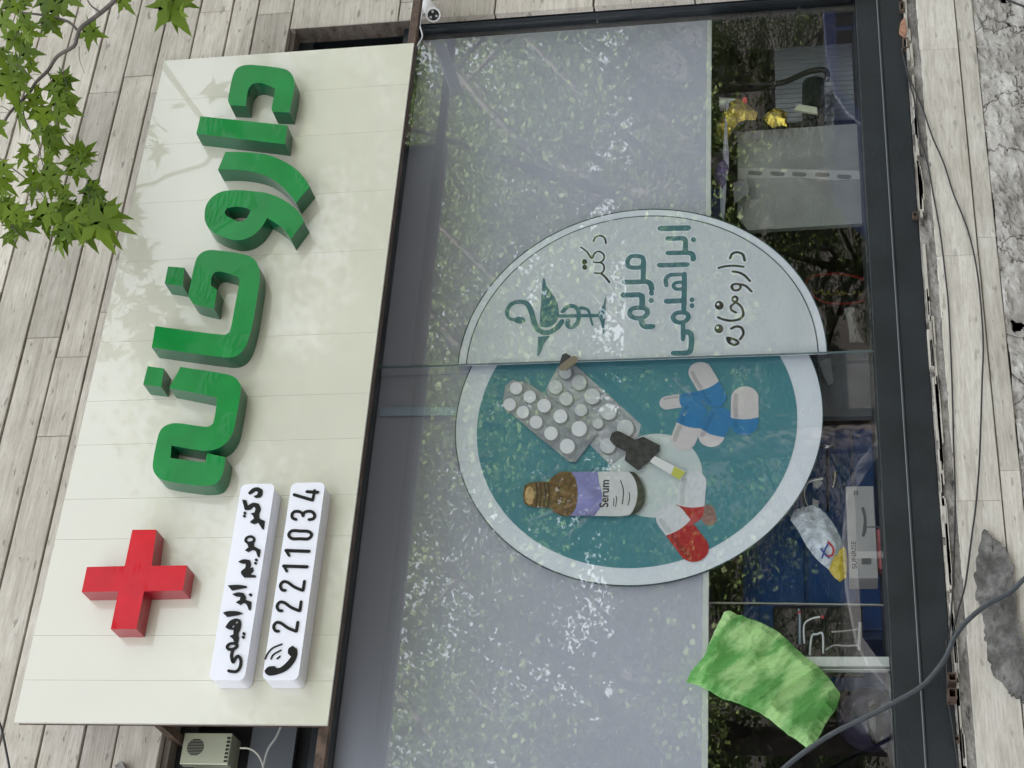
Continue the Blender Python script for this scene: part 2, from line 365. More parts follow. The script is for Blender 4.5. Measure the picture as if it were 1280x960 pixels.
mb2, vals2 = plank_mesh([(1.21, 1.6), (1.6, 2.0), (2.0, 2.4), (2.4, 2.8), (2.8, 3.2), (3.2, 3.66)], 4.49, 8.5, (.35, .6), rnd=random.Random(9))
mb.add(mb2.v, mb2.f); vals += vals2
o = mb.build('cladding', M['trav'], wall); set_vals(o, vals)
b = MB().box(-3.5, OX0, .02, .35, 0, 9).box(OX1 + .03, 8.5, .03, .35, 0, 9).box(OX0, OX1 + .03, .03, .35, OZ1 + .004, 9).box(-3.5, 8.5, .0, .02, 6.35, 9.2).box(OX0, OX1 + .03, .03, .35, 0, OZ0 - .02)
b.build('wall_core', M['gap'], wall)
# rest of the building mass: side walls, roof, back
b = MB().box(-3.5, 8.5, 7.8, 8, 0, 9).box(-3.7, -3.5, 0, 8, 0, 9.2).box(8.5, 8.7, 0, 8, 0, 9.2).box(-3.7, 8.7, -.1, 8, 9.2, 9.4).box(-30, -3.7, 0, 8, 0, 10).box(8.7, 40, 0, 8, 0, 9.5)
b.build('building_body', mat('rendered_wall', (.4, .38, .35), .85, var=.15), wall)
# jamb and lintel return stones, slightly proud of the black frames
b = MB().box(OX0 - .03, OX1 + .1, .03, .12, OZ1 - .018, OZ1 + .002).box(OX1, OX1 + .025, .005, .09, 3.14, 3.64)
b.build('lintel_return', stone('brown_lintel', (.16, .12, .10), (.30, .25, .21), (.40, .35, .30), streak=.5), wall)

# sill: mortar, two travertine strips, split-face base with cement patch
sill = thing('window_sill', 'cream travertine sill strip with cables running along it below the black window frame', 'sill', (2, 0, 1.1))
def rough_sheet(x0, x1, z0, z1, nx, nz, y, amp, sc, seed, octv=5, step=None):
    v = []; f = []
    for j in range(nz + 1):
        for i in range(nx + 1):
            x = x0 + (x1 - x0) * i / nx; z = z0 + (z1 - z0) * j / nz
            q = Vector((x * sc[0] + seed, seed * 1.7, z * sc[1]))
            h = noise.fractal(q, .8, 2.1, octv)
            if step: h = h * .5 + math.floor(h * step) / step
            ed = 1.0
            v.append((x, y - amp * h * ed, z))
    for j in range(nz):
        for i in range(nx):
            a = j * (nx + 1) + i; f.append((a, a + 1, a + nx + 2, a + nx + 1))
    return v, f
mb = MB(); v, f = rough_sheet(.9, 4.55, 1.155, 1.2115, 500, 8, .004, .007, (22, 40), 3); mb.add(v, f)
mb.box(.9, 4.55, .016, .05, 1.15, 1.209)
o = mb.build('mortar_bed', M['mortar'], sill, smooth=False); 
mb, vals = plank_mesh([(1.022, 1.163)], -.6, 4.9, (.55, .95), jit=.001, gap=.0012, rnd=random.Random(2), fixed={0: [X_(1195, 240) - 1.2]})
o = mb.build('sill_strip', M['sill'], sill); set_vals(o, vals)
mb, vals = plank_mesh([(.9565, 1.0205)], -.6, 4.9, (.7, 1.2), jit=.001, gap=.0012, rnd=random.Random(4)); mb.v = [(x, y + .006, z) for x, y, z in mb.v]
o = mb.build('lower_sill_strip', M['sill'], sill); set_vals(o, vals)
mb = MB(); 
rr = random.Random(12)
for k in range(60):      # thin broken stone slivers standing in the mortar
    x = rr.uniform(1.3, 4.4); z = rr.uniform(1.185, 1.203); l = rr.uniform(.05, .25)
    mb.box(x, x + l, -.006, .02, z, z + rr.uniform(.004, .01))
mb.build('stone_slivers', M['sill'], sill)

base = thing('rough_stone_base', 'rough split limestone base below the sill with a dark cement patch', 'wall', (2, 0, 0))
mb = MB(); v, f = rough_sheet(.6, 5.0,   .4, .956, 560, 90, -.004, .026, (5, 9), 8, 6, step=3); mb.add(v, f)
o = mb.build('rock_face', M['rock'], base)
MB().box(-.6, .6, 0, .05, 0, .953).box(.6, 5, .03, .06, 0, .95).build('rock_backing', M['gap'], base)
cp = [(1228, 663), (1240, 668), (1255, 682), (1264, 700), (1268, 730), (1270, 760), (1276, 790), (1290, 812), (1290, 885), (1275, 872), (1262, 862), (1246, 845), (1238, 825), (1232, 800), (1230, 775), (1224, 755), (1220, 730), (1221, 700)]
cr_ = random.Random(77)
cp = [(x + cr_.uniform(-2.6, 2.6), y + cr_.uniform(-2.6, 2.6)) for x, y in catmull(cp, True, 5)]
mb = MB().prism([[PX(a, c_, -.02) for a, c_ in cp]], -.021, .0)
mb.build('cement_patch', M['cement'], base)

# ------------------------------------------------------------------ shop window
win = thing('shop_window_frame', 'charcoal painted steel frame around the large shop window', 'window frame', (2, .1, 1.21))
GX1 = 4.505
mb = MB()
mb.box(OX0, 4.6, .03, .14, 1.302, 1.385)                       # bottom rail
mb.box(OX0, 4.6, .012, .14, 1.212, 1.2985)                     # lower lip
mb.box(OX0, 4.6, .008, .03, 1.2985, 1.3035)                    # raised ridge
mb.box(GX1 - .01, 4.62, .045, .16, 1.386, 3.655)               # right stile
mb.box(OX0, GX1 - .011, .05, .16, 3.128, 3.185)                # head rail under transom
mb.box(OX0, GX1 - .011, .09, .16, 3.58, 3.655)
mb.box(OX0, OX0 + .06, .05, .16, 1.386, 3.127)
mb.build('frame_rails', M['black_frame'], win, bevel=.002)
MB().box(OX0, GX1, .026, .0295, 1.3037, 1.3062).build('worn_bead', mat('worn_bare_edge', (.25, .27, .27), .5), win)
MB().box(OX0, 4.6, .2, .22, 3.19, 3.62).build('transom_board', M['dark'], win)
MB().box(4.3, 4.33, .15, .19, 3.19, 3.58).box(3.2, 3.235, .15, .19, 3.19, 3.58).box(2.1, 2.135, .15, .19, 3.19, 3.58).build('transom_bar', M['black_frame'], win)
MB().box(4.05, 4.28, .18, .185, 3.44, 3.57).build('transom_pane', mat('dusty_dark_pane', (.16, .16, .155), .4), win)
MB().box(1.36, 1.60, .15, .17, 3.27, 3.42).build('grey_plate', mat('grey_plate', (.11, .12, .13), .5), win)

SEAM = 2.889
def pane(name, label, x0, x1, y, group=None):
    t = thing(name, label, 'window', ((x0 + x1) / 2, y, 1.385))
    MB().box(x0, x1, y, y + .006, 1.386, 3.127).build('glass', M['glass'], t)
    return t
pr = pane('sliding_window', 'right hand glass pane with the smooth edge of the half disc sign behind it', SEAM, GX1 - .011, .064)
pl = pane('sliding_window', 'left hand glass pane set back behind the other, covering the teal pill picture', OX0 + .061, SEAM + .03, .100)
MB().box(SEAM - .001, SEAM + .001, .0625, .072, 1.386, 3.127).build('polished_edge', mat('green_glass_edge', (.10, .14, .14), .2), pr)
# frosted film boards
FILM_Z = 1.962
f1 = MB().box(SEAM + .002, GX1 - .012, .128, .133, FILM_Z, 3.127).build('frosted_board', M['film']); tag(f1, 'grey frosted sheet behind the right glass pane, beside the half disc sign', 'frosted sheet', 'frosted sheets behind the glass')
f2 = MB().box(OX0 + .062, SEAM + .07, .134, .139, FILM_Z, 3.127).build('frosted_board', M['film']); tag(f2, 'grey frosted sheet behind the left glass pane, around the teal pill picture', 'frosted sheet', 'frosted sheets behind the glass')
t = thing('glazing_bar', 'white aluminium bar running under both frosted sheets', 'bar', (2, .13, 1.95))
MB().box(OX0 + .07, GX1 - .015, .125, .15, 1.942, 1.961).build('bar', M['white_bar'], t, bevel=.001)
t = thing('mullion', 'white aluminium upright dividing the clear lower band of the left pane', 'bar', (1.8, .13, 1.386))
MB().box(1.786, 1.817, .118, .15, 1.387, 1.941).box(1.777, 1.780, .125, .15, 1.387, 1.941).build('upright', M['white_bar'], t, bevel=.001)
t = MB().prism([[PX(475, 509, .125), PX(475, 520, .125), PX(574, 519, .125), PX(574, 509, .125)]], .124, .1265)  # blue-white reflection on the film, put in as a coloured strip
tag(t.build('highlight_strip', mat('pale_blue_highlight', (.45, .55, .66), .3)), 'pale blue highlight built as a strip between the window head and the round picture', 'highlight')
# ------------------------------------------------------------------ text/picture decals
class Decal:
    """strokes traced from the photo, laid on a vertical plane y with real thickness"""
    def __init__(s, x0, y0, sc, y): s.x0, s.y0, s.sc, s.y = x0, y0, sc, y; s.k = 0; s.mb = MB(); s.halo = MB(); s.th = .0012
    def xz(s, pts): return [PX(s.x0 + a / s.sc, s.y0 + b / s.sc, s.y) for a, b in pts]
    def wd(s, w_): return w_ / s.sc * s.scale_m
    def setc(s, x0, y0, sc): s.x0, s.y0, s.sc = x0, y0, sc
    scale_m = 5.55 / 2006
    def _m(s, c_):   # metres per photo pixel near this place
        p = P(s.x0 + c_[0] / s.sc, s.y0 + c_[1] / s.sc, s.y); return (p - CAM).dot(fw) / FPX
    def stroke(s, pts, w_, closed=False, taper=None, smooth=True, halo=0, mi=0):
        m_ = s._m(pts[0]) * 1.06; q = s.xz(catmull(pts, closed) if smooth and len(pts) > 2 else pts)
        s.k += 1; d = s.k * .00012
        s.mb.strip(q, w_ / s.sc * m_, s.y - s.th - d, s.y - .0002, closed, mi, taper)
        if halo: s.halo.strip(q, (w_ + halo) / s.sc * m_, s.y - .0006 - d * .25, s.y + .0002, closed, 0, None)
    def poly(s, pts, holes=(), soft=True, halo=0, mi=0):
        s.k += 1; d = s.k * .00012
        lp = [s.xz(softloop(pts) if soft else pts)] + [s.xz(softloop(h)) for h in holes]
        s.mb.prism(lp, s.y - s.th - d, s.y - .0002, mi)
    def dot(s, x, y, r, n=16, halo=0, mi=0, ry=None):
        ry = ry or r
        pts = [(x + r * math.cos(2 * math.pi * k / n), y + ry * math.sin(2 * math.pi * k / n)) for k in range(n)]
        s.poly(pts, soft=False, mi=mi)
        if halo:
            q = s.xz([(x + (r + halo / 2) * math.cos(2 * math.pi * k / n), y + (ry + halo / 2) * math.sin(2 * math.pi * k / n)) for k in range(n)])
            s.halo.prism([q], s.y - .0006 - s.k * .00003, s.y + .0002)

def arc_pts(cx, cz, r, a0, a1, n): return [(cx + r * math.cos(R(a0 + (a1 - a0) * k / n)), cz + r * math.sin(R(a0 + (a1 - a0) * k / n))) for k in range(n + 1)]

# right half disc sign
HY = .078
half = thing('half_disc_sign', 'pale grey half disc sign with teal cup and snake emblem and Persian lettering', 'sign', (2.95, HY, 2.18), 'round pharmacy sign')
cx, cz, r_ = 2.893, 2.186, .646
outer = arc_pts(cx, cz, r_, -90, 90, 72)
MB().prism([outer], HY, HY + .004).build('backing', M['disc_white'], half)
inner = arc_pts(cx, cz, r_ - .031, -90, 90, 72)
MB().prism([inner], HY - .0012, HY - .0002).build('face', M['disc_grey'], half)
MB().strip(inner, .0035, HY - .0022, HY - .0013).strip(outer, .004, HY - .0012, HY + .003).strip([(cx + .001, cz - r_), (cx + .001, cz + r_)], .003, HY - .0026, HY).build('border_line', M['line'], half)
D = Decal(620, 340, 8.533, HY - .0014)
D.poly([(500, 70), (520, 72), (540, 150), (590, 220), (640, 300), (668, 400), (665, 470), (640, 535), (590, 575), (540, 592), (465, 580), (478, 350)])
D.poly([(450, 692), (580, 682), (520, 755), (485, 840), (460, 890), (438, 895)])
D.stroke([(205, 518), (140, 490), (115, 430), (140, 370), (190, 330), (270, 320), (335, 345), (375, 420), (400, 510), (430, 595), (490, 640), (565, 645), (645, 600), (703, 530)], 44, taper=lambda t: .75 + .5 * min(1, t * 2))
D.dot(252, 515, 60, ry=37)
D.stroke([(672, 470), (1100, 465)], 36, smooth=False)
D.stroke([(712, 425), (750, 380), (810, 362), (865, 392), (884, 460), (866, 545), (808, 590), (762, 570), (768, 520)], 42)
D.stroke([(905, 385), (955, 392), (992, 425), (1010, 500), (1030, 568)], 36, taper=lambda t: 1 - .5 * t)
D.poly([(1172, 255), (1168, 400), (1150, 660), (1138, 658), (1125, 560), (1095, 480), (1095, 440), (1140, 360)])
e = D.mb.build('cup_and_snake_emblem', M['teal_letters'], half)
D = Decal(720, 285, 8, HY - .0014)
HB = 28
D.stroke([(175, 135), (195, 95), (240, 78), (285, 100), (300, 155)], 19, halo=HB)
D.stroke([(50, 195), (110, 240), (158, 305), (185, 255), (230, 235), (275, 265), (280, 310), (240, 345), (175, 343)], 17, halo=HB)
D.stroke([(240, 345), (275, 370), (280, 420), (250, 452), (185, 452)], 17, halo=HB)
D.stroke([(250, 455), (290, 490), (335, 545)], 20, halo=HB)
D.dot(85, 340, 27, halo=22); D.dot(88, 395, 25, halo=22)
D.setc(880, 305, 7.11); HB = 34
D.stroke([(232, 130), (250, 90), (295, 75), (345, 95), (362, 150)], 21, halo=HB)
D.stroke([(130, 215), (190, 200), (270, 195), (352, 205)], 19, halo=HB)
D.stroke([(255, 247), (310, 255), (365, 285), (408, 332)], 20, halo=HB)
D.stroke([(245, 385), (265, 360), (310, 360), (325, 385), (305, 410), (265, 412)], 20, True, halo=HB)
D.stroke([(310, 358), (370, 375), (422, 425)], 20, halo=HB)
D.dot(275, 492, 32, halo=26); D.dot(135, 547, 39, halo=28); D.dot(132, 755, 39, halo=28)
D.stroke([(285, 520), (240, 555), (245, 590), (285, 612)], 18, halo=HB)
D.stroke([(285, 520), (330, 560), (350, 620), (325, 665), (250, 685), (180, 675), (125, 655)], 20, halo=HB)
D.stroke([(240, 755), (290, 735), (335, 750), (350, 800), (320, 850)], 21, halo=HB)
D.stroke([(205, 840), (235, 840), (290, 860), (305, 885), (270, 900), (225, 880)], 19, True, halo=HB)
D.halo.build('white_outline', M['disc_white'], half)
lo = D.mb.build('black_lettering', M['ink'], half)
h2 = Decal(880, 305, 7.11, HY - .0062)
for q_ in ((275, 492), (125, 537), (120, 744)): h2.mb = MB(); h2.dot(*q_, 12); h2.mb.build('dot_highlight', M['disc_white'], lo)
D = Decal(720, 285, 8, HY - .0014); HB = 24
D.stroke([(512, 345), (540, 292), (600, 282), (662, 295), (674, 345), (655, 390), (590, 398), (530, 388)], 46, True, halo=HB)
D.stroke([(676, 340), (673, 510)], 50, smooth=False, halo=HB)
D.stroke([(482, 543), (600, 541), (700, 538), (745, 562), (758, 612)], 54, halo=HB)
D.stroke([(474, 672), (560, 671), (630, 670), (660, 700), (660, 800)], 56, halo=HB)
D.dot(755, 652, 26, halo=20); D.dot(752, 727, 26, halo=20)
D.stroke([(920, 108), (1000, 107), (1060, 105), (1093, 130), (1092, 245)], 50, halo=HB)
D.stroke([(920, 252), (1030, 250), (1125, 250), (1165, 268), (1174, 318)], 50, halo=HB)
D.stroke([(834, 375), (1110, 368)], 52, smooth=False, halo=HB)
D.stroke([(905, 578), (898, 515), (935, 475), (1000, 468), (1085, 466)], 42, halo=HB)
D.stroke([(975, 580), (1000, 550), (1060, 548), (1078, 580), (1060, 610), (1000, 612)], 36, True, halo=HB)
D.stroke([(1084, 462), (1082, 770)], 48, smooth=False, halo=HB)
D.stroke([(905, 735), (1060, 730)], 54, smooth=False, halo=HB)
D.dot(1175, 120, 25, halo=20); D.dot(1160, 720, 24, halo=20); D.dot(1160, 780, 24, halo=20)
D.setc(780, 240, 4.365); D.stroke([(200, 201), (349, 198)], 32, smooth=False, halo=14)
D.setc(770, 370, 11.636); HB = 36
D.stroke([(198, 248), (230, 195), (320, 172), (410, 180), (452, 215), (452, 270), (400, 315), (310, 328), (225, 300)], 68, True, halo=HB)
D.stroke([(378, 0), (378, 160)], 72, smooth=False, halo=HB)
D.stroke([(370, 330), (378, 400), (425, 448), (530, 450)], 80, halo=HB)
D.stroke([(988, 0), (985, 230)], 66, smooth=False, halo=HB)
D.stroke([(828, 315), (870, 260), (950, 243), (1030, 262), (1052, 315), (1010, 372), (930, 392), (860, 370)], 64, True, halo=HB)
D.stroke([(975, 400), (975, 640)], 62, smooth=False, halo=HB)
D.stroke([(1000, 530), (1050, 530), (1092, 580), (1096, 700), (1085, 790), (1030, 832), (835, 838)], 74, halo=HB)
D.halo.build('white_outline', M['disc_white'], half)
D.mb.build('teal_lettering', M['teal_letters'], half)

# left picture disc
PY = .115
pic = thing('pill_picture_disc', 'round teal picture of capsules, blister packs and a dropper bottle with a white rim', 'sign', (2.6, PY, 2.19), 'round pharmacy sign')
cx, cz, r_ = 2.692, 2.195, .634
a_ = math.degrees(math.acos((SEAM + .035 - cx) / r_))
MB().prism([arc_pts(cx, cz, r_, a_, 360 - a_, 96)], PY, PY + .004).build('white_rim', M['disc_white'], pic)
MB().strip(arc_pts(cx, cz, r_, a_, 360 - a_, 96), .0035, PY - .0008, PY + .004).build('border_line', M['line'], pic)
cx2, cz2, r2 = 2.672, 2.199, .552
a2 = math.degrees(math.acos((SEAM + .035 - cx2) / r2))
MB().prism([arc_pts(cx2, cz2, r2, a2, 360 - a2, 96)], PY - .0012, PY - .0002).build('teal_ground', M['teal'], pic)
p_ = P(819, 594, PY)
MB().prism([[(p_.x + .158 * math.cos(k * math.pi / 24), p_.z + .158 * math.sin(k * math.pi / 24)) for k in range(48)]], PY - .0018, PY - .0013).build('pale_spot', mat('printed_pale_mint', (.56, .62, .61), .5), pic)
W = mat('printed_pill_white', (.62, .57, .57), .45); Bl = mat('printed_pill_blue', (.03, .20, .42), .45); Rd = mat('printed_pill_red', (.42, .012, .018), .4); Wh = mat('printed_capsule_white', (.64, .65, .68), .4)
def tone(m_, k):
    n_ = m_.name + '_tone'
    if n_ in bpy.data.materials: return bpy.data.materials[n_]
    c_ = m_.node_tree.nodes['Principled BSDF'].inputs['Base Color'].default_value
    return mat(n_, (c_[0] * k, c_[1] * k, c_[2] * k), .45)
PHL = mat('printed_sheen', (.70, .70, .74), .45)
def capsule(x0, y0, sc, p1, p2, hw, split, ma, mb_, lev, name='capsule'):
    """p1 -> p2 tips; half width hw; first part has material ma up to split; domed so that it catches light like a print with relief"""
    Y = PY - .0022 - lev * .0006
    q1 = P(x0 + p1[0] / sc, y0 + p1[1] / sc, Y); q2 = P(x0 + p2[0] / sc, y0 + p2[1] / sc, Y)
    ax = Vector((q2.x - q1.x, q2.z - q1.z)); L = ax.length; ax.normalize(); nv = Vector((-ax.y, ax.x))
    h = hw / sc * (q1 - CAM).dot(fw) / FPX * 1.08; c1 = Vector((q1.x, q1.z)) + ax * h; c2 = Vector((q1.x, q1.z)) + ax * (L - h)
    n = 14
    A = [c1 + (-ax * math.sin(math.pi * k / n) * h + nv * (-math.cos(math.pi * k / n)) * h) for k in range(n + 1)]
    s1 = Vector((q1.x, q1.z)) + ax * L * split; bend = [s1 + nv * h * (1 - 2 * k / 8) + ax * .16 * h * math.sin(math.pi * k / 8) for k in range(9)]
    first = A + bend
    B = [c2 + (ax * math.sin(math.pi * k / n) * h + nv * math.cos(math.pi * k / n) * h) for k in range(n + 1)]
    second = B + bend[::-1]
    t = MB().prism([[tuple(v) for v in second]], Y, Y + .0004, 1).prism([[tuple(v) for v in first]], Y, Y + .0004, 0)
    if name == 'capsule':
        for (s0, s1, mi) in ((h * .75 / L, split - .03, 2), (split + .06, 1 - h * .75 / L, 3)):
            if s1 - s0 > .05:
                for off, ww, mm in ((.62, .34, mi),):
                    a_p = Vector((q1.x, q1.z)) + ax * L * s0 - nv * h * off; b_p = Vector((q1.x, q1.z)) + ax * L * s1 - nv * h * off
                    t.strip([tuple(a_p), tuple((a_p + b_p) / 2 - nv * h * .05), tuple(b_p)], h * ww, Y - .00015, Y, mi=mm)
    o = t.build(name, [ma, mb_, tone(ma, .80), tone(mb_, .72), PHL], pic)
    return o
c = (820, 445, 8)
capsule(*c, (475, 410), (35, 480), 72, .52, Bl, W, 0)
capsule(*c, (390, 70), (640, 500), 108, .54, W, Bl, 4)
capsule(*c, (420, 450), (235, 940), 118, .5, Bl, W, 2)
capsule(*c, (690, 520), (500, 900), 120, .66, Bl, W, 1)
capsule(*c, (888, 303), (885, 792), 126, .64, W, Bl, 3)
c = (750, 520, 5.05)
capsule(*c, (668, 560), (700, 690), 42, .5, mat('printed_reflected_red', (.22, .12, .10), .5), mat('printed_reflected_red_end', (.30, .16, .14), .5), 0, 'capsule_reflection')
capsule(*c, (592, 345), (560, 680), 80, .66, Wh, Rd, 1)
capsule(*c, (395, 575), (645, 905), 86, .40, Wh, Rd, 2)
# blister packs
foil = mat('printed_blister_foil', (.30, .31, .33), .4, var=.25, vscale=30); tab = mat('printed_tablet', (.60, .61, .62), .45)
foil2 = mat('printed_blister_foil_pale', (.38, .39, .41), .4, var=.25, vscale=30)
def blister(pts, tabs, lev, fm):
    D = Decal(620, 440, 6.4, PY - .0015 - lev); D.th = .0004; D.poly(pts, soft=False)
    o = D.mb.build('blister_pack', fm, pic)
    D2 = Decal(620, 440, 6.4, PY - .0024 - lev); D2.th = .0003
    for (x, y, r) in tabs: D2.dot(x + 10, y + 12, r + 6)
    D2.mb.build('blister_pocket', mat('printed_pocket_grey', (.22, .225, .23), .4), o)
    D3 = Decal(620, 440, 6.4, PY - .0050 - lev); D3.th = .0003
    for (x, y, r) in tabs: D3.dot(x, y, r)
    D3.mb.build('tablets', tab, o)
blister([(400, 290), (500, 110), (640, 110), (1160, 580), (1120, 760), (920, 910), (740, 730), (420, 420)], [(475, 280, 56), (665, 245, 60), (560, 375, 54), (770, 355, 64), (680, 465, 50), (900, 478, 66), (815, 572, 42), (1035, 610, 68), (895, 750, 62), (555, 165, 50)], 0, foil2)
blister([(50, 430), (75, 270), (130, 225), (240, 240), (480, 400), (700, 540), (815, 640), (745, 740), (640, 880), (590, 880), (330, 670)], [(160, 290, 50), (270, 358, 50), (385, 430, 55), (515, 515, 56), (665, 615, 62), (110, 420, 50), (215, 483, 50), (320, 562, 52), (440, 652, 55), (570, 755, 60)], .0058, foil)
# bottle
D = Decal(640, 540, 7.11, PY - .0125); D.th = .0004
bot = None
def pc(name, pts, m_, parent, lev, soft=True, cropdef=(640, 540, 7.11)):
    D = Decal(*cropdef, PY - .0125 - lev * .0006); D.th = .0004; D.poly(pts, soft=soft); return D.mb.build(name, m_, parent)
amber = mat('printed_amber', (.13, .075, .03), .3, var=.55, vscale=60)
bot = pc('dropper_bottle', [(340, 420), (420, 360), (520, 352), (560, 400), (580, 480), (582, 600), (560, 700), (520, 742), (430, 740), (350, 690), (335, 670), (180, 665), (110, 640), (98, 560), (110, 480), (160, 450), (330, 440)], amber, pic, 0)
pc('bottle_mouth', [(130, 500), (155, 480), (185, 500), (195, 570), (180, 640), (150, 645), (125, 620), (115, 560)], mat('printed_bottle_mouth', (.42, .28, .12), .4, var=.3, vscale=80), bot, 1)
for k, xx in enumerate((215, 250, 290, 322)): pc('neck_thread', [(xx - 9, 450), (xx + 6, 448), (xx + 14, 560), (xx + 4, 662), (xx - 10, 660), (xx + 2, 560)], mat('printed_thread', (.045, .025, .015), .3), bot, 1 + k * .2)
pc('bottle_base', [(1030, 352), (1090, 360), (1150, 440), (1180, 540), (1170, 640), (1110, 720), (1030, 745)], mat('printed_bottle_base', (.05, .055, .04), .3, var=.4, vscale=40), bot, 1)
pc('white_label', [(700, 352), (1040, 352), (1085, 410), (1112, 500), (1110, 600), (1080, 690), (1030, 742), (700, 745)], mat('printed_label_white', (.50, .51, .50), .45, var=.1, vscale=20), bot, 2)
pc('purple_label', [(520, 355), (760, 352), (775, 450), (800, 560), (790, 660), (735, 742), (510, 748), (560, 690), (582, 600), (582, 500), (562, 410)], mat('printed_label_purple', (.18, .18, .36), .45, var=.45, vscale=9), bot, 3)
def text(s, name, m_, parent, px, py, Y, h_px, l_px, wide=1.0):
    """flat lettering reading along world X, baseline start at the given place"""
    cu = bpy.data.curves.new(name, 'FONT'); cu.body = s; cu.size = 1; cu.extrude = .02; cu.offset = .012
    ob = bpy.data.objects.new(name, cu); col.objects.link(ob)
    bpy.context.view_layer.update()
    me = bpy.data.meshes.new_from_object(ob.evaluated_get(bpy.context.evaluated_depsgraph_get()))
    bpy.data.objects.remove(ob)
    xs = [v.co.x for v in me.vertices]; ys = [v.co.y for v in me.vertices]
    p0 = P(px, py, Y); pl_ = P(px, py - l_px, Y); ph = P(px - h_px, py, Y)
    sx = (pl_.x - p0.x) / (max(xs) - min(xs)); sz = (ph.z - p0.z) / (max(ys) - 0)
    x0 = min(xs)
    for v in me.vertices: v.co = Vector((p0.x + (v.co.x - x0) * sx, Y - .0003 - v.co.z * .01, p0.z + v.co.y * sz))
    return link(name, me, m_, parent)
text('Serum', 'label_lettering', M['ink'], bot, 760, 634, PY - .0150, 11, 34)
D = Decal(640, 540, 7.11, PY - .0148); D.th = .0003
D.stroke([(965, 430), (990, 520), (980, 640)], 7); D.stroke([(1040, 535), (1045, 590), (1030, 650)], 6); D.stroke([(925, 570), (930, 600), (920, 665)], 5); D.stroke([(905, 590), (905, 620), (900, 660)], 5)
D.mb.build('label_small_print', M['ink'], bot)
blk = mat('printed_dropper_black', (.03, .03, .028), .35, var=.6, vscale=50)
dr = pc('dropper', [(60, 150), (75, 108), (112, 95), (165, 118), (222, 150), (272, 130), (378, 185), (372, 225), (240, 345), (155, 280), (165, 225), (95, 188)], blk, pic, 5, cropdef=(750, 520, 5.05))
pc('dropper_tube', [(340, 250), (540, 350), (505, 405), (315, 290)], mat('printed_glass_tube', (.50, .52, .50), .3), dr, 4, soft=False, cropdef=(750, 520, 5.05))
pc('yellow_drop', [(470, 318), (540, 355), (500, 402), (448, 370)], mat('printed_yellow_liquid', (.36, .38, .07), .3), dr, 4.6, cropdef=(750, 520, 5.05))

# glass clip on the seam
t = thing('glass_clip', 'small brown metal clip pinching the seam between the two panes', 'clip', (SEAM, .05, 2.45))
D = Decal(620, 440, 6.4, .058); D.th = .006
D.stroke([(540, 130), (585, 95), (625, 68)], 66); D.mb.build('pad', mat('bronze_clip', (.22, .19, .14), .4, metal=.6), t, bevel=.001)
D = Decal(620, 440, 6.4, .062); D.th = .003; D.poly([(508, 95), (530, 25), (560, 12), (600, 35), (570, 80), (520, 110)]); D.mb.build('hinge', M['cable'], t)

# ------------------------------------------------------------------ the sign
SY = -.25
sign = thing('shop_sign', 'cream pharmacy sign board with green Persian letters, a red cross and two white plates', 'sign', (2.8, SY, 3.04))
sx0, sx1, sz0, sz1 = 1.463, 4.133, 3.04, 4.045
mb = MB()
xs = [sx0, 1.60, 1.747, 2.08, 2.226, 2.43, 2.60, 2.838, 3.18, 3.44, 3.712, 3.93, sx1]
for a, b2 in zip(xs, xs[1:]): mb.box(a + .0004, b2 - .0004, SY, SY + .004, sz0, sz1)
mb.build('panel', M['panel'], sign)
MB().box(sx0 + .001, sx1 - .001, SY + .0042, SY + .012, sz0 + .001, sz1 - .001).build('panel_edge', M['edge'], sign)
MB().box(sx0 + .004, sx1 - .004, SY + .0125, SY + .035, sz0 + .004, sz0 + .03).box(sx0 + .004, sx1 - .004, SY + .0125, SY + .035, sz1 - .03, sz1 - .004).box(sx0 + .004, sx0 + .03, SY + .0125, SY + .035, sz0 + .031, sz1 - .031).box(sx1 - .03, sx1 - .004, SY + .0125, SY + .035, sz0 + .031, sz1 - .031).build('frame', M['rust'], sign)
MB().box(1.0, 4.7, SY + .036, SY + .066, 3.046, 3.078).build('support_rail', M['rust'], sign, bevel=.002)
MB().box(1.5, 1.53, SY + .036, .1, 3.62, 3.645).build('bracket_arm', M['rust'], sign); MB().box(4.0, 4.03, SY + .036, .0, 3.80, 3.83).build('bracket_arm', M['rust'], sign)
LY = SY - .07
def letter(name, x0, y0, sc, outer, holes=(), m_=None, soft=48):
    lp = [softloop([PX(x0 + a / sc, y0 + b_ / sc, LY) for a, b_ in outer], soft)] + [softloop([PX(x0 + a / sc, y0 + b_ / sc, LY) for a, b_ in h], 60) for h in holes]
    fm = m_ or M['green']; o = MB().prism(lp, LY, SY - .0006).build(name, [fm, M['red_side'] if m_ else M['green_side']], sign, bevel=.0012, seg=1)
    for p in o.data.polygons: p.material_index = 0 if abs(p.normal.y) > .5 else 1
    return o
letter('letter', 240, 70, 7.39, [(350, 455), (333, 410), (345, 330), (375, 190), (410, 120), (470, 88), (560, 82), (850, 118), (915, 160), (945, 230), (942, 310), (900, 522), (748, 515), (735, 495), (758, 360), (768, 300), (700, 270), (620, 247), (560, 257), (525, 300), (508, 370), (497, 462)])
letter('letter', 240, 70, 7.39, [(78, 556), (880, 640), (860, 815), (40, 718)])
letter('letter', 240, 180, 7.39, [(308, 70), (450, 72), (600, 82), (720, 105), (850, 160), (960, 230), (1035, 310), (1090, 392), (962, 545), (900, 465), (800, 365), (690, 295), (560, 255), (400, 236), (237, 238)])
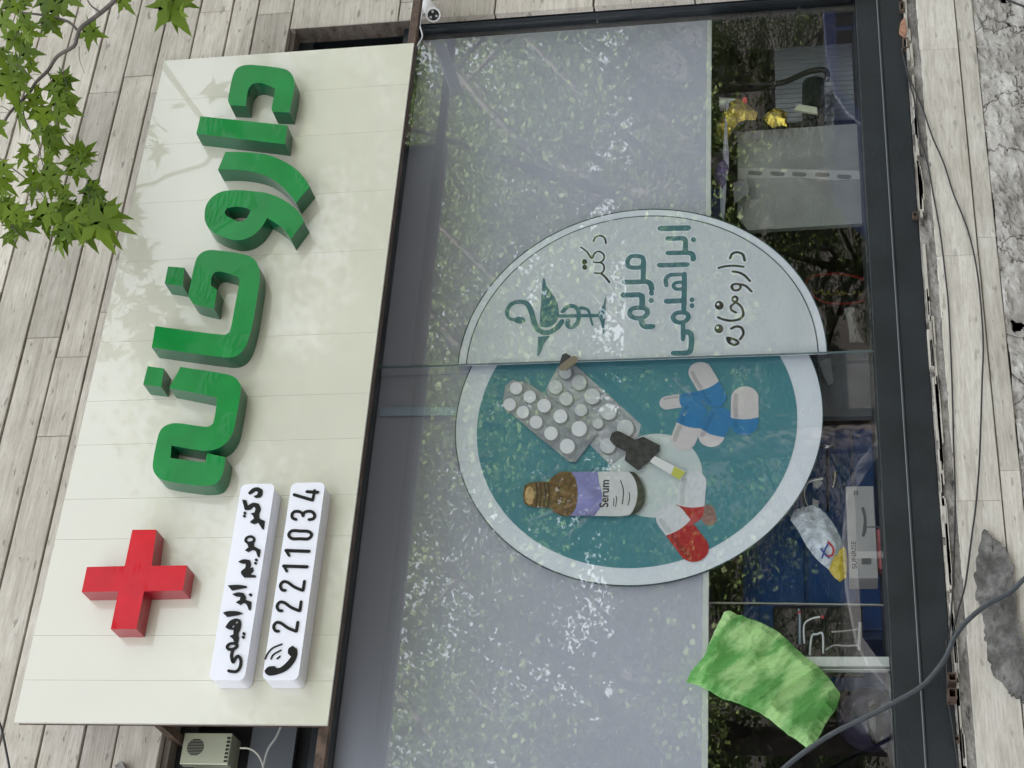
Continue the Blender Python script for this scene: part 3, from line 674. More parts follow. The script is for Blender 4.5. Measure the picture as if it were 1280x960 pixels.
letter('letter', 240, 180, 7.39, [(115, 660), (130, 570), (185, 490), (270, 440), (400, 425), (560, 435), (700, 455), (850, 520), (985, 625), (1035, 715), (912, 880), (860, 800), (780, 735), (695, 682), (665, 735), (615, 800), (535, 860), (430, 888), (330, 872), (240, 838), (165, 790), (125, 725)],
       holes=[[(303, 630), (325, 592), (400, 578), (500, 590), (542, 612), (520, 660), (490, 700), (430, 716), (375, 692), (325, 665)]])
letter('letter', 180, 300, 6, [(333, 400), (345, 350), (360, 270), (378, 190), (402, 125), (450, 85), (520, 75), (760, 110), (830, 148), (862, 215), (868, 290), (850, 420), (820, 600), (785, 740), (745, 825), (685, 872), (600, 880), (58, 806), (85, 645), (600, 711), (640, 692), (655, 640), (690, 450), (716, 300), (698, 275), (580, 237), (532, 240), (508, 275), (500, 340), (548, 372), (525, 517), (380, 480), (342, 440)])
letter('dot', 180, 300, 6, [(180, 198), (303, 208), (290, 347), (155, 325)])
letter('letter', 170, 450, 5.647, [(313, 48), (640, 100), (705, 128), (738, 180), (738, 230), (705, 420), (680, 520), (630, 590), (560, 630), (470, 640), (250, 603), (243, 692), (488, 722), (503, 658), (632, 686), (622, 760), (600, 830), (560, 875), (480, 888), (400, 882), (185, 845), (135, 805), (118, 740), (150, 560), (170, 500), (210, 462), (280, 445), (480, 470), (522, 465), (547, 438), (570, 275), (557, 262), (235, 197)], soft=52)
letter('dot', 170, 450, 5.647, [(82, 43), (197, 60), (178, 190), (50, 172)])
letter('cross', 90, 650, 6, [(452, 73), (632, 72), (597, 343), (862, 340), (830, 528), (540, 535), (482, 818), (290, 818), (348, 535), (72, 540), (112, 352), (395, 345)], m_=M['red'])
tag(sign.children[-1], 'red cross')
def rrect(x0, x1, z0, z1, r):
    out = []
    for cx_, cz_, a in ((x1 - r, z1 - r, 0), (x0 + r, z1 - r, 90), (x0 + r, z0 + r, 180), (x1 - r, z0 + r, 270)): out += arc_pts(cx_, cz_, r, a, a + 90, 6)
    return out
NY = SY - .075
def plate(name, x0, x1, z0, z1):
    mb = MB(); n = 5
    for k in range(n):
        ya = NY + (.075 - .0006) * k / n; yb = NY + (.075 - .0006) * (k + 1) / n - .0016; s_ = .0
        mb.prism([rrect(x0 + s_, x1 - s_, z0 + s_, z1 - s_, .02)], ya, yb)
        if k < n - 1: mb.prism([rrect(x0 + .0015, x1 - .0015, z0 + .0015, z1 - .0015, .02)], yb, yb + .0016)
    return mb.build(name, M['white_plastic'], sign)
np_ = plate('name_plate', 1.574, 2.232, 3.291, 3.404); pp = plate('phone_plate', 1.575, 2.233, 3.124, 3.236)
D = Decal(250, 595, 6.857, NY); D.th = .003
D.poly([(413, 148), (450, 112), (500, 100), (538, 122), (536, 160), (520, 185), (480, 190), (460, 175), (490, 163), (500, 140), (480, 130), (450, 150), (425, 162)])
D.poly([(363, 205), (400, 212), (410, 258), (455, 233), (505, 240), (522, 285), (508, 330), (512, 368), (557, 390), (548, 458), (535, 458), (500, 402), (465, 413), (430, 400), (442, 385), (465, 368), (455, 342), (435, 325), (470, 315), (478, 280), (462, 264), (430, 292), (385, 292)])
for (x, y) in ((386, 320), (381, 346), (484, 722), (477, 750)): D.poly([(x - 15, y), (x, y - 14), (x + 15, y), (x, y + 14)], soft=False)
D.stroke([(392, 555), (405, 530), (440, 522), (465, 540), (458, 565), (415, 575)], 20, True)
D.poly([(405, 578), (465, 572), (462, 605), (520, 635), (512, 697), (498, 697), (480, 645), (450, 635), (415, 655), (388, 640), (418, 615)])
D.poly([(330, 738), (375, 718), (430, 725), (438, 765), (425, 798), (455, 785), (462, 815), (430, 848), (478, 855), (480, 871), (380, 873), (355, 840), (358, 818), (390, 790), (395, 755), (360, 752)])
D.setc(250, 725, 6.857)
D.poly([(240, 50), (330, 45), (400, 55), (405, 68), (340, 80), (275, 92)])
D.poly([(280, 125), (330, 110), (375, 115), (395, 150), (388, 172), (442, 190), (435, 260), (420, 258), (400, 212), (372, 198), (350, 216), (310, 195), (345, 175), (350, 145), (310, 142)])
for (x, y) in ((435, 130), (378, 463), (373, 493)): D.poly([(x - 16, y), (x, y - 15), (x + 16, y), (x, y + 15)], soft=False)
D.poly([(200, 285), (240, 272), (320, 272), (370, 290), (320, 305), (235, 319)])
D.poly([(220, 408), (260, 355), (310, 335), (350, 345), (355, 385), (345, 430), (330, 462), (335, 500), (325, 548), (298, 545), (285, 510), (256, 485), (290, 470), (290, 430), (250, 425)], holes=[[(302, 368), (317, 354), (332, 366), (317, 382)], [(272, 405), (288, 388), (302, 400), (288, 416)]])
D.stroke([(235, 575), (255, 552), (295, 547), (320, 567), (295, 592), (250, 598)], 22, True)
D.stroke([(285, 600), (272, 650), (285, 708), (305, 675), (330, 655), (352, 690), (345, 750), (310, 788), (248, 782)], 23)
D.mb.build('lettering', M['black_letters'], np_)
def digit(*strokes, x0=250, y0=595):
    D = Decal(x0, y0, 6.857, NY); D.th = .003
    for s_ in strokes: D.stroke(s_[0], s_[1], s_[2] if len(s_) > 2 else False, smooth=(s_[3] if len(s_) > 3 else True))
    return D.mb.build('digit', M['black_letters'], pp)
digit(([(808, 163), (958, 207)], 25, False, False), ([(966, 213), (984, 126)], 22, False, False), ([(918, 137), (1012, 143)], 25, False, False))
digit(([(825, 376), (795, 362), (790, 330), (812, 307), (850, 307), (878, 325), (884, 345)], 24), ([(884, 345), (892, 318), (925, 305), (962, 310), (984, 338), (972, 368), (935, 376)], 24))
digit(([(790, 472), (860, 474), (930, 478), (957, 507), (928, 540), (860, 540), (790, 538), (762, 507)], 25, True))
digit(([(738, 641), (937, 648)], 27, False, False), ([(740, 645), (766, 686)], 22, False, False))
digit(([(718, 774), (920, 781)], 27, False, False), ([(722, 778), (746, 820)], 22, False, False))
for dx, dy in ((0, 0), (-28, 175), (-57, 350)):
    digit(([(a + dx, c_ + dy) for a, c_ in [(733, 92), (703, 85), (690, 50), (712, 18), (752, 22), (810, 62), (882, 92)]], 24), ([(884 + dx, 92 + dy), (896 + dx, 14 + dy)], 24, False, False), y0=725)
D = Decal(250, 725, 6.857, NY); D.th = .003
D.poly([(555, 780), (585, 748), (640, 740), (660, 757), (692, 752), (750, 702), (782, 660), (755, 632), (760, 592), (795, 566), (832, 592), (835, 640), (812, 700), (755, 768), (685, 804), (600, 821), (565, 805)])
D.stroke([(560, 680), (580, 635), (625, 585), (705, 552)], 12); D.stroke([(610, 680), (632, 640), (696, 604)], 12); D.stroke([(662, 678), (688, 656)], 13)
D.mb.build('handset_icon', M['black_letters'], pp)

# ------------------------------------------------------------------ things on the wall
t = thing('security_camera', 'white bullet security camera under the stone lintel beside the sign corner', 'camera', tuple(P(532, 8, -.05)))
c0 = P(534, 6, -.06); c1 = P(541.5, 18.5, -.17); ax = (c1 - c0).normalized()
mb = MB().tube([c0 - ax * .01, c0, c0 + ax * .03, c1 - ax * .012, c1 - ax * .01, c1], [.020, .024, .025, .026, .029, .029], 24); mb.build('housing', M['white_cam'], t, smooth=False)
mb = MB().tube([c1 - ax * .004, c1 + ax * .0015], [.022, .022], 24); fr_ = mb.build('lens_window', M['bulbglass'], t)
q = ax.orthogonal().normalized()
for k in range(3):
    o_ = Matrix.Rotation(R(120 * k + 40), 3, ax) @ q * .013
    MB().tube([c1 + o_, c1 + o_ + ax * .003], .005, 12).build('lamp_dot', M['silver'], fr_)
mb = MB().tube([P(524.5, 8, -.02), P(526.5, 8, -.035)], [.033, .030], 24).tube([P(526, 8, -.03), P(531, 7, -.05), c0], [.012, .010, .012], 12); mb.build('mount', M['white_cam'], t)
MB().tube([P(x, y, -.07) for x, y in catmull([(527, 18), (526, 24), (525, 32), (528, 44), (526, 50), (521, 58)])], .0028, 6).build('lead', M['white_cam'], t)

t = thing('power_supply', 'small vented aluminium power supply box in the dark recess under the sign end', 'power supply', tuple(P(258, 935, .1)))
q4 = [PX(232, 916, .06), PX(291, 917, .06), PX(284, 955, .06), PX(223, 955, .06)]
xa, xb = q4[3][0], q4[0][0]; za, zb = (q4[1][1] + q4[2][1]) / 2, (q4[0][1] + q4[3][1]) / 2
MB().box(xa, xb, .06, .15, za, zb).build('case', mat('aluminium_case', (.55, .57, .42), .4, metal=.5, var=.1), t, bevel=.002)
cxx, czz = (xa + xb) / 2 + .004, zb - .045
mb = MB()
for k in range(-5, 6):
    hh = math.sqrt(max(0, 1 - (k / 5.6) ** 2)) * .028; mb.box(cxx + k * .005 - .0014, cxx + k * .005 + .0014, .058, .0598, czz - hh, czz + hh)
mb.build('vent_slots', M['ink'], t)
mb = MB()
for k in range(7): mb.box(xa + .008 + k * .0125, xa + .014 + k * .0125, .057, .0598, za + .004, za + .014)
mb.build('terminal_slots', M['ink'], t)
t = MB().tube([P(x, y, .02) for x, y in catmull([(352, 906), (345, 922), (336, 935), (331, 950), (328, 966)])], .0035, 6).build('sign_cable', mat('grey_lead', (.4, .4, .38), .5)); tag(t, 'grey cable hanging from the sign down past the power supply', 'cable')
t = MB().tube([P(x, y, .04) for x, y in catmull([(300, 935), (312, 936), (322, 943), (328, 955), (329, 966)])], .003, 6).build('power_lead', mat('cream_lead', (.5, .48, .40), .5)); tag(t, 'cream lead curving out of the small power supply', 'cable')

def cable(name, pts, r, Y, m_, lab):
    pp_ = catmull(pts, n=8); o = MB().tube([P(x, y, Y) for x, y in pp_], r, 8).build(name, m_, smooth=True); tag(o, lab, 'cable', 'cables over the sill'); return o
cable('thin_cable', [(1127, 60), (1136, 95), (1152, 132), (1165, 170), (1180, 205), (1191, 240), (1200, 262), (1212, 295), (1221, 337), (1226, 380), (1229, 430), (1227.5, 480), (1226, 530), (1224, 580), (1220, 630), (1215, 668), (1208, 722), (1204, 742), (1197, 765), (1191, 792), (1186, 820)], .0028, -.012, M['cable'], 'thin black cable bowing outward over the travertine sill strip')
cable('thin_cable', [(1127, 62), (1136, 100), (1144, 130), (1150, 170), (1160, 207), (1166, 240), (1175, 290), (1182, 347), (1186, 390), (1190, 480), (1192, 555), (1194, 630), (1191.5, 720), (1189, 765), (1186, 805), (1184, 840)], .0026, -.008, M['cable'], 'thin black cable running almost straight along the sill joint')
cable('thin_cable', [(1183, 800), (1184, 850), (1186, 880), (1191, 910), (1196, 945), (1200, 975)], .0026, -.014, M['cable'], 'short thin black cable hanging past the brown tube ends')
cable('thick_cable', [(1310, 700), (1280, 724), (1262, 741), (1235, 755), (1210, 775), (1193, 797), (1182, 822), (1165, 845), (1148, 861), (1118, 878), (1090, 893), (1050, 912), (1020, 930), (985, 956), (955, 985)], .0078, -.06, M['greycable'], 'thick grey cable sweeping across the frame and the window corner')
cable('street_cable', [(-10, 895), (0, 905), (10, 950), (14, 975)], .004, -.1, M['cable'], 'dark cable crossing the stone courses past the sign end')
cable('street_cable', [(1245, -8), (1262, 1), (1290, 12)], .004, -.08, M['cable'], 'dark cable cutting across the rough stone above the sill end')

def tube_end(lab, px, py, wpx, hpx, Y0=-.05):
    a = P(px - wpx / 2, py - hpx / 2, Y0); b2 = P(px + wpx / 2, py + hpx / 2, Y0)
    x0, x1 = sorted((a.x, b2.x)); z0, z1 = sorted((a.z, b2.z)); th = .004
    t = thing('steel_tube_end', lab, 'tube end', ((x0 + x1) / 2, 0, z0), 'open brown tube ends')
    MB().prism([[(x0, z0), (x1, z0), (x1, z1), (x0, z1)], [(x0 + th, z0 + th), (x1 - th, z0 + th), (x1 - th, z1 - th), (x0 + th, z1 - th)]], Y0, .03).build('tube', M['rust'], t)
    MB().box(x0 + th, x1 - th, -.0, .02, z0 + th, z1 - th).build('hollow', M['dark'], t)
    return t
tube_end('upper of two open brown square tube ends beside the thick cable', 1190.5, 846, 12, 11)
tube_end('lower of two open brown square tube ends, nearer the bottom of the cable bundle', 1190.5, 866, 12, 13)
tube_end('open square tube end beside the broken brick at the far sill corner', 1127.5, 7, 7, 10, -.01)
tube_end('open square tube end just under the broken brick near the sill corner', 1132, 53, 8, 12, -.01)
tube_end('tiny square tube end set in the lower lip of the frame', 1144, 268, 7, 7, -.005)
tube_end('small square tube end by the cable at the bottom of the sill joint', 1196, 923, 8, 8, -.01)
t = MB().prism([softloop([PX(x, y, -.01) for x, y in [(1126, 28), (1131, 22), (1133, 38), (1132, 44), (1124, 38)]])], -.012, .01).build('broken_brick', mat('orange_brick', (.42, .22, .14), .8, var=.3, vscale=60)); tag(t, 'chip of orange brick exposed at the corner of the sill', 'brick')
t = MB().prism([softloop([PX(x, y, -.03) for x, y in [(143, 957), (152, 951), (158, 964), (150, 972)]])], -.03, .0).build('broken_stone', M['mortar']); tag(t, 'broken brown stone chip sticking out below the sign end', 'stone')

# ------------------------------------------------------------------ behind the glass: room and the things in the window
room = thing('shop_interior', 'dark shop room seen through the clear lower glass', 'room', (2, 3, 0))
MB().box(-3.3, 8.3, .2, 7.7, .0, .05).build('floor', mat('dark_floor', (.08, .08, .085), .4), room)
MB().box(-3.3, 8.3, 5.2, 5.3, .05, 3.2).box(-3.3, 8.3, .4, 5.2, 3.2, 3.3).build('back_wall', mat('grey_room_wall', (.05, .052, .06), .7, var=.4, vscale=1.5), room)
MB().box(OX0, 4.6, .14, .42, 1.30, 1.392).build('inner_ledge', mat('dark_ledge', (.04, .045, .05), .5), room)
def xz(px, py, Y): return PX(px, py, Y)
def slab(name, pts, Y, th, m_, parent=None, soft=True, bevel=0):
    lp = [xz(a, b_, Y) for a, b_ in pts]; return MB().prism([softloop(lp) if soft else lp], Y, Y + th).build(name, m_, parent, bevel=bevel)
def crumple(name, pts, Y, depth, m_, seed, parent=None, sc=9, n=46, sharp=.6, aniso=None, ragged=0):
    """a crumpled bag or sheet: the outline filled with a fine wrinkled surface, closed at the back"""
    lp = softloop([xz(a, b_, Y) for a, b_ in pts]); bm = bmesh.new()
    if ragged: lp = [(x + ragged * noise.noise(Vector((x * 45, seed, z * 45))), z + ragged * noise.noise(Vector((x * 45, seed + 9, z * 45)))) for x, z in lp]
    vs = [bm.verts.new((x, Y, z)) for x, z in lp]; bm.faces.new(vs)
    bmesh.ops.triangulate(bm, faces=bm.faces[:])
    for _ in range(8):
        es = [e for e in bm.edges if e.calc_length() > .012]
        if not es or len(bm.verts) > 9000: break
        bmesh.ops.subdivide_edges(bm, edges=es, cuts=1); bmesh.ops.triangulate(bm, faces=bm.faces[:])
    bd = [v.co.copy() for v in bm.verts if v.is_boundary]
    for v in bm.verts:
        if v.is_boundary: continue
        dd = min((v.co - b_).length for b_ in bd[::3]); q = Vector((v.co.x * sc, seed, v.co.z * sc))
        if aniso: q = Vector(((v.co.x * aniso[0] + v.co.z * aniso[1]) * sc * 2.2, seed, (v.co.z * aniso[0] - v.co.x * aniso[1]) * sc * .7)) + noise.noise_vector(q) * .5
        r1 = noise.ridged_multi_fractal(q, .8, 2.2, 5, .9, 2.0); r2 = noise.fractal(q * .5, .7, 2, 3)
        v.co.y -= depth * min(1, dd / .03) * (.45 + .28 * sharp * r1 + .5 * r2)
    geo = bm.faces[:]
    me = bpy.data.meshes.new(name); bm.to_mesh(me); bm.free()
    o = link(name, me, m_, parent); md = o.modifiers.new('thick', 'SOLIDIFY'); md.thickness = .0015; md.offset = 1
    for p in me.polygons: p.use_smooth = (sharp < .5)
    return o
# green tarpaulin reflected in the glass, built as a solid crumpled sheet
def see_through(m, k):
    t = m.node_tree; o = [n for n in t.nodes if n.type == 'OUTPUT_MATERIAL'][0]; src = o.inputs[0].links[0].from_socket
    tr = t.nodes.new('ShaderNodeBsdfTransparent'); tr.inputs[0].default_value = (.55, .95, .5, 1); mx = t.nodes.new('ShaderNodeMixShader'); mx.inputs[0].default_value = k
    t.links.new(src, mx.inputs[1]); t.links.new(tr.outputs[0], mx.inputs[2]); t.links.new(mx.outputs[0], o.inputs[0])
gm = leaf_mat('dappled_green_plastic', (.22, .52, .16), (.70, .90, .48), .4); see_through(gm, .36)
t = crumple('green_reflection_sheet', [(905, 765), (912, 763), (925, 770), (950, 778), (975, 792), (1000, 815), (1020, 832), (1040, 852), (1051, 868), (1045, 885), (1032, 905), (1018, 932), (1008, 934), (985, 918), (955, 895), (925, 880), (900, 872), (880, 860), (858, 852), (865, 838), (880, 820), (886, 805), (895, 785)], .094, .040, gm, 3.3, sc=7, aniso=(.75, .66), ragged=.003, sharp=1.0)
tag(t, 'crumpled bright green sheet standing in for a reflected tarpaulin across the corner of the left pane', 'reflected sheet')
me = t.data; ca = me.color_attributes.new('plank', 'FLOAT_COLOR', 'CORNER')  # pale and deep green patches put dappled sunlight into the colour
for p in me.polygons:
    c_ = p.center; h = .46 + 1.5 * noise.fractal(Vector(((c_.x * .75 + c_.z * .66) * 15, 2, (c_.z * .75 - c_.x * .66) * 5)), .7, 2.2, 5)
    for li in p.loop_indices: ca.data[li].color = (h, h, h, 1)
# clear plastic bag with yellow end
t = thing('plastic_bag', 'clear crumpled plastic bag with a yellow end leaning on the white carton', 'bag', tuple(P(1020, 680, .2)))
clear = mat('clear_bag_film', (.6, .64, .7), .22, coat=.5, var=.3, vscale=30)
crumple('bag_body', [(988, 650), (992, 638), (1005, 634), (1018, 632), (1030, 640), (1042, 655), (1052, 675), (1058, 690), (1048, 705), (1036, 712), (1022, 700), (1008, 682), (998, 664)], .19, .03, clear, 1.7, t, sc=16)
crumple('yellow_end', [(1036, 712), (1046, 690), (1056, 684), (1059, 700), (1058, 722), (1050, 727), (1043, 722)], .175, .025, mat('yellow_plastic', (.55, .40, .02), .3, coat=.4), 5.1, t, sc=20)
D = Decal(960, 500, 4, .158); D.th = .001; D.stroke([(265, 745), (280, 765), (305, 790)], 9); D.stroke([(270, 790), (285, 750), (300, 720)], 8); D.mb.build('blue_mark', mat('blue_print', (.03, .06, .3), .4), t)
D = Decal(960, 500, 4, .157); D.th = .001; D.stroke([(300, 710), (325, 740), (322, 775), (300, 780)], 9); D.mb.build('red_mark', mat('red_print', (.5, .03, .04), .4), t)
# carton
t = thing('carton', 'flat white carton marked SUNRISE lying on the ledge against the glass', 'box', tuple(P(1075, 665, .2)))
q = [PX(1057, 608, .18), PX(1090, 608, .18), PX(1094, 723, .18), PX(1059, 723, .18)]
x0 = q[3][0]; x1 = q[0][0]; z0 = q[1][1] - .005; z1 = q[0][1]
MB().box(x0, x1, .18, .27, z0, z1).build('box_body', mat('white_card', (.34, .33, .32), .6, var=.06), t, bevel=.002)
text('SUNRISE', 'lettering', M['ink'], t, 1071, 711, .1795, 6, 35)
D = Decal(960, 500, 4, .1795); D.th = .0006
D.poly([(465, 540), (480, 535), (490, 580), (492, 650), (480, 685), (468, 680), (475, 640), (478, 590)]); D.stroke([(490, 635), (555, 635)], 5); D.stroke([(432, 455), (432, 475)], 6); D.stroke([(446, 455), (446, 475)], 6)
D.poly([(468, 792), (515, 792), (515, 822), (468, 822)], soft=False)
D.mb.build('printed_figure', mat('grey_print', (.10, .10, .10), .5), t)
t = slab('red_packet', [(1092, 662), (1102, 660), (1104, 712), (1094, 708)], .19, .05, mat('red_packet', (.42, .12, .13), .5, var=.4, vscale=40), bevel=.002); tag(t, 'faded red packet wedged beneath the white carton', 'packet')
# blue cabinet and chrome fittings
t = thing('blue_cabinet', 'deep blue plastic cabinet behind the glass beside the pill picture', 'cabinet', tuple(P(1050, 600, .5)))
MB().box(2.0, 2.82, .45, .95, .1, 1.85).build('carcass', mat('blue_plastic', (.02, .075, .24), .35, var=.3, vscale=4), t, bevel=.01)
for k in range(3): MB().box(2.03, 2.79, .435, .448, 1.30 + k * .17, 1.455 + k * .17).build('drawer_front', mat('blue_plastic_front', (.02, .085, .28), .3), t, bevel=.004)
t = thing('chrome_trolley_frame', 'bent chrome trolley frame with white clips in front of the blue cabinet', 'trolley', tuple(P(1020, 600, .3)))
ch = mat('chrome', (.85, .85, .86), .12, metal=1)
MB().tube([P(x, y, .3) for x, y in catmull([(1030, 598), (1012, 602), (1006, 610), (1005, 622), (1010, 634), (1022, 638)])], .007, 10).build('loop', ch, t, smooth=True)
MB().tube([P(x, y, .3) for x, y in catmull([(1044, 590), (1043, 600), (1041, 610)])], .008, 10).build('grip', ch, t, smooth=True); MB().tube([P(1024, 558.5, .3), P(1043, 558.5, .3)], .007, 10).build('grip', ch, t, smooth=True)
MB().tube([P(1034, 556, .31), P(1035, 640, .31)], .004, 8).build('post', M['black_frame'], t)
slab('white_clip', [(1016, 600), (1024, 597), (1028, 604), (1022, 610), (1016, 608)], .295, .012, M['white_cam'], t); slab('white_clip', [(1016, 623), (1024, 626), (1022, 634), (1015, 636)], .295, .012, M['white_cam'], t)
# grey shelf block
t = slab('grey_display_board', [(1022, 443), (1093, 440), (1096, 520), (1026, 521)], .35, .03, mat('grey_board', (.16, .17, .19), .5, var=.2, vscale=6), soft=False); tag(t, 'plain grey board standing under the seam of the panes', 'board')
t = slab('folded_paper', [(1024, 452), (1038, 447), (1042, 478), (1036, 482), (1030, 470)], .30, .004, mat('grey_paper', (.3, .32, .34), .5)); tag(t, 'crumpled grey paper corner beside the plain grey board', 'paper')
# black oval plaque with red rim and gold lettering
t = thing('oval_plaque', 'black oval plaque with red rim and gold Persian script', 'plaque', tuple(P(1050, 355, .6)))
ov = [PX(x, y, .6) for x, y in catmull([(1008, 352), (1020, 345), (1050, 343), (1080, 350), (1092, 362), (1085, 374), (1060, 380), (1030, 378), (1012, 366)], True)]
MB().prism([ov], .6, .615).build('board', mat('black_gloss', (.008, .008, .01), .3), t)
MB().strip(ov, .008, .595, .6, True).build('red_rim', mat('red_trim', (.35, .02, .02), .4), t)
D = Decal(980, 280, 4, .597); D.th = .002
D.stroke([(145, 330), (165, 345), (190, 330), (195, 350), (215, 352), (220, 330), (230, 352), (255, 350), (268, 332), (275, 355), (300, 352)], 6); D.stroke([(285, 335), (300, 345), (320, 350), (350, 352), (355, 335)], 6); D.stroke([(375, 335), (380, 355)], 6); D.stroke([(400, 340), (408, 365)], 6)
D.mb.build('gold_lettering', mat('gold_letters', (.35, .27, .05), .4), t)
t = crumple('white_cloth', [(1055, 386), (1068, 384), (1070, 400), (1073, 415), (1080, 428), (1062, 428), (1060, 405)], .5, .02, mat('white_cloth', (.45, .44, .43), .7), 8.8, sc=14); tag(t, 'crumpled white cloth hanging in the dark under the oval plaque', 'cloth')
# grey counter panel with slots and note
t = thing('grey_counter_panel', 'grey panel with a row of oval slots standing behind the right pane', 'panel', tuple(P(1000, 230, .3)))
slab('panel', [(922, 165), (1078, 154), (1083, 279), (935, 288), (922, 270)], .3, .02, mat('grey_counter', (.27, .275, .26), .5, var=.2, vscale=5), t, soft=False)
D = Decal(880, 150, 5.82, .299); D.th = .0012
dsl = mat('dark_slot', (.16, .16, .15), .6)
for (x, y) in ((372, 385), (535, 390), (693, 394), (862, 397), (1020, 412)): D.mb = MB(); D.stroke([(x - 35, y), (x + 35, y + 4)], 34, smooth=False); D.mb.build('slot', dsl, t)
D = Decal(880, 150, 5.82, .2995); D.th = .0006
D.poly([(250, 348), (1150, 370), (1155, 430), (950, 440), (700, 420), (250, 425)], soft=False); D.mb.build('pale_band', mat('pale_band', (.42, .42, .40), .5), t)
MB().box(*sorted((PX(922, 220, .26)[0] - .4, PX(922, 220, .26)[0] + .12)), .26, .295, 1.905, 1.94).build('top_rail', mat('grey_rail', (.10, .10, .11), .4), t)
t = slab('paper_note', [(916, 229), (934, 221), (937, 240), (918, 255)], .255, .002, mat('dull_paper', (.22, .22, .22), .6), soft=False); tag(t, 'small grey paper note stuck on the slotted grey panel', 'paper')
# gold foil bags
gold = mat('gold_foil', (.55, .42, .07), .22, metal=.75, var=.3, vscale=20)
t = crumple('gold_foil_bag', [(894, 166), (903, 140), (912, 128), (925, 124), (946, 140), (945, 150), (925, 150), (915, 165), (908, 178)], .22, .03, gold, 2.2, sc=15); tag(t, 'crumpled gold foil bag beside the white glazing bar', 'bag', 'gold foil bags'); gb = t
t = crumple('gold_foil_bag', [(955, 145), (968, 135), (984, 140), (984, 158), (975, 157), (966, 160), (955, 150)], .25, .03, gold, 4.4, sc=15); tag(t, 'smaller rounded gold foil bag next to the slotted grey panel', 'bag', 'gold foil bags')
slab('red_cap', [(928, 123), (933, 121), (934, 127), (929, 128)], .2, .01, mat('red_cap', (.6, .03, .02), .4), gb)
t = thing('potted_plant', 'small white pot holding a dark spiky plant beside the glazing bar', 'plant', tuple(P(905, 140, .24)))
a = P(906, 130, .25); MB().tube([a + Vector((0, 0, -.045)), a + Vector((0, 0, .02))], [.018, .028], 18).build('pot', M['white_cam'], t)
mb = MB()
for k in range(8):
    an = k * math.pi / 4; tip = a + Vector((math.cos(an) * .03, math.sin(an) * .03, .05)); mb.tube([a + Vector((0, 0, .015)), (a + tip) / 2 + Vector((0, 0, .02)), tip], [.003, .005, .001], 5)
mb.build('leaves', M['cable'], t)
pur = mat('purple_print_plastic', (.14, .10, .24), .35, var=.5, vscale=25, coat=.3)
t = thing('purple_and_white_bag', 'twisted purple and white plastic bag hanging beside the glazing bar', 'bag', tuple(P(900, 220, .2)))
crumple('upper_twist', [(908, 125), (911, 128), (909, 160), (911, 190), (911, 210), (904, 196), (905, 170)], .2, .012, mat('white_bag', (.38, .36, .44), .35, var=.3, vscale=40), 6.6, t, sc=16)
crumple('bag_body', [(897, 206), (904, 200), (910, 208), (909, 222), (903, 236), (894, 218)], .195, .02, pur, 6.1, t, sc=20)
crumple('lower_twist', [(900, 232), (908, 226), (907, 250), (905, 275), (901, 268)], .2, .012, mat('white_bag_end', (.38, .40, .5), .35), 7.1, t, sc=20)
t = slab('blue_crate', [(887, 238), (901, 236), (902, 272), (887, 268)], .24, .06, mat('blue_crate', (.015, .03, .18), .5), soft=False); tag(t, 'small dark blue crate between the glazing bar and the twisted bag', 'crate')
# blinds
t = thing('vertical_blind', 'grey slatted vertical blind deep in the shop behind the right pane', 'blind', tuple(P(1020, 80, .6)))
for k in range(22):
    p0 = P(1020, 22 + k * 6, .6)
    MB().box(p0.x - .010, p0.x + .011, .6, .61, P(1072, 60, .6).z, P(968, 60, .6).z).build('slat', mat('blind_slat', (.62, .66, .70), .5) if k == 0 else bpy.data.materials['blind_slat'], t)
# reflected car door mirror, built as a solid screen on an arm
t = thing('mirror_reflection', 'black curved shape on an arm standing in for a car door mirror reflected in the right pane', 'reflected mirror', tuple(P(1020, 120, .45)))
slab('screen', [(1003, 105), (1008, 98), (1020, 95), (1030, 98), (1030, 150), (1022, 157), (1003, 158)], .45, .04, mat('dark_mirror_face', (.02, .025, .03), .15), t, bevel=.004)  # stands in for the face of the reflected car door mirror
MB().tube([P(x, y, .5) for x, y in catmull([(885, 108), (930, 106), (975, 104), (1010, 90), (1032, 88), (1034, 100)])], .012, 10).build('reflected_arm', M['cable'], t, smooth=True)
slab('reflected_swivel', [(1032, 115), (1038, 113), (1042, 120), (1042, 140), (1036, 146), (1031, 140)], .45, .05, M['cable'], t)
t = slab('ribbed_plastic_strip', [(998, 130), (1021, 134), (1022, 142), (992, 137)], .30, .01, mat('pale_ribbed', (.6, .62, .45), .4), soft=False, bevel=.001); tag(t, 'bright ribbed pale strip lying in front of the black mirror shape', 'strip')
t = thing('framed_screen', 'black rounded screen behind the white upright in the clear lower band', 'screen', tuple(P(1000, 790, .3)))
slab('bezel', [(966, 759), (970, 757), (1078, 758), (1080, 845), (966, 845)], .3, .02, mat('black_bezel', (.01, .01, .012), .2), t, soft=False, bevel=.004)
slab('shelf_edge', [(870, 752), (1104, 755), (1104, 757), (870, 754)], .22, .01, M['silver'], t, soft=False)
t = thing('tube_stand', 'white and silver tubular stand with small red joints in front of the black screen', 'stand', tuple(P(1020, 800, .26)))
wt = mat('white_enamel_tube', (.85, .85, .88), .25)
TS = lambda pts: [P(960 + a / 4.17, 730 + b_ / 4.17, .26) for a, b_ in catmull(pts)]
MB().tube(TS([(190, 312), (188, 215), (225, 182), (272, 172)]), .0032, 8).build('hoop', wt, t, smooth=True)
MB().tube(TS([(218, 372), (228, 275), (255, 262), (285, 262), (288, 362)]), .0036, 8).build('hoop', wt, t, smooth=True)
MB().tube(TS([(166, 312), (166, 180), (160, 130)]), .004, 8).build('post', mat('pale_blue_tube', (.35, .42, .55), .3), t, smooth=True)
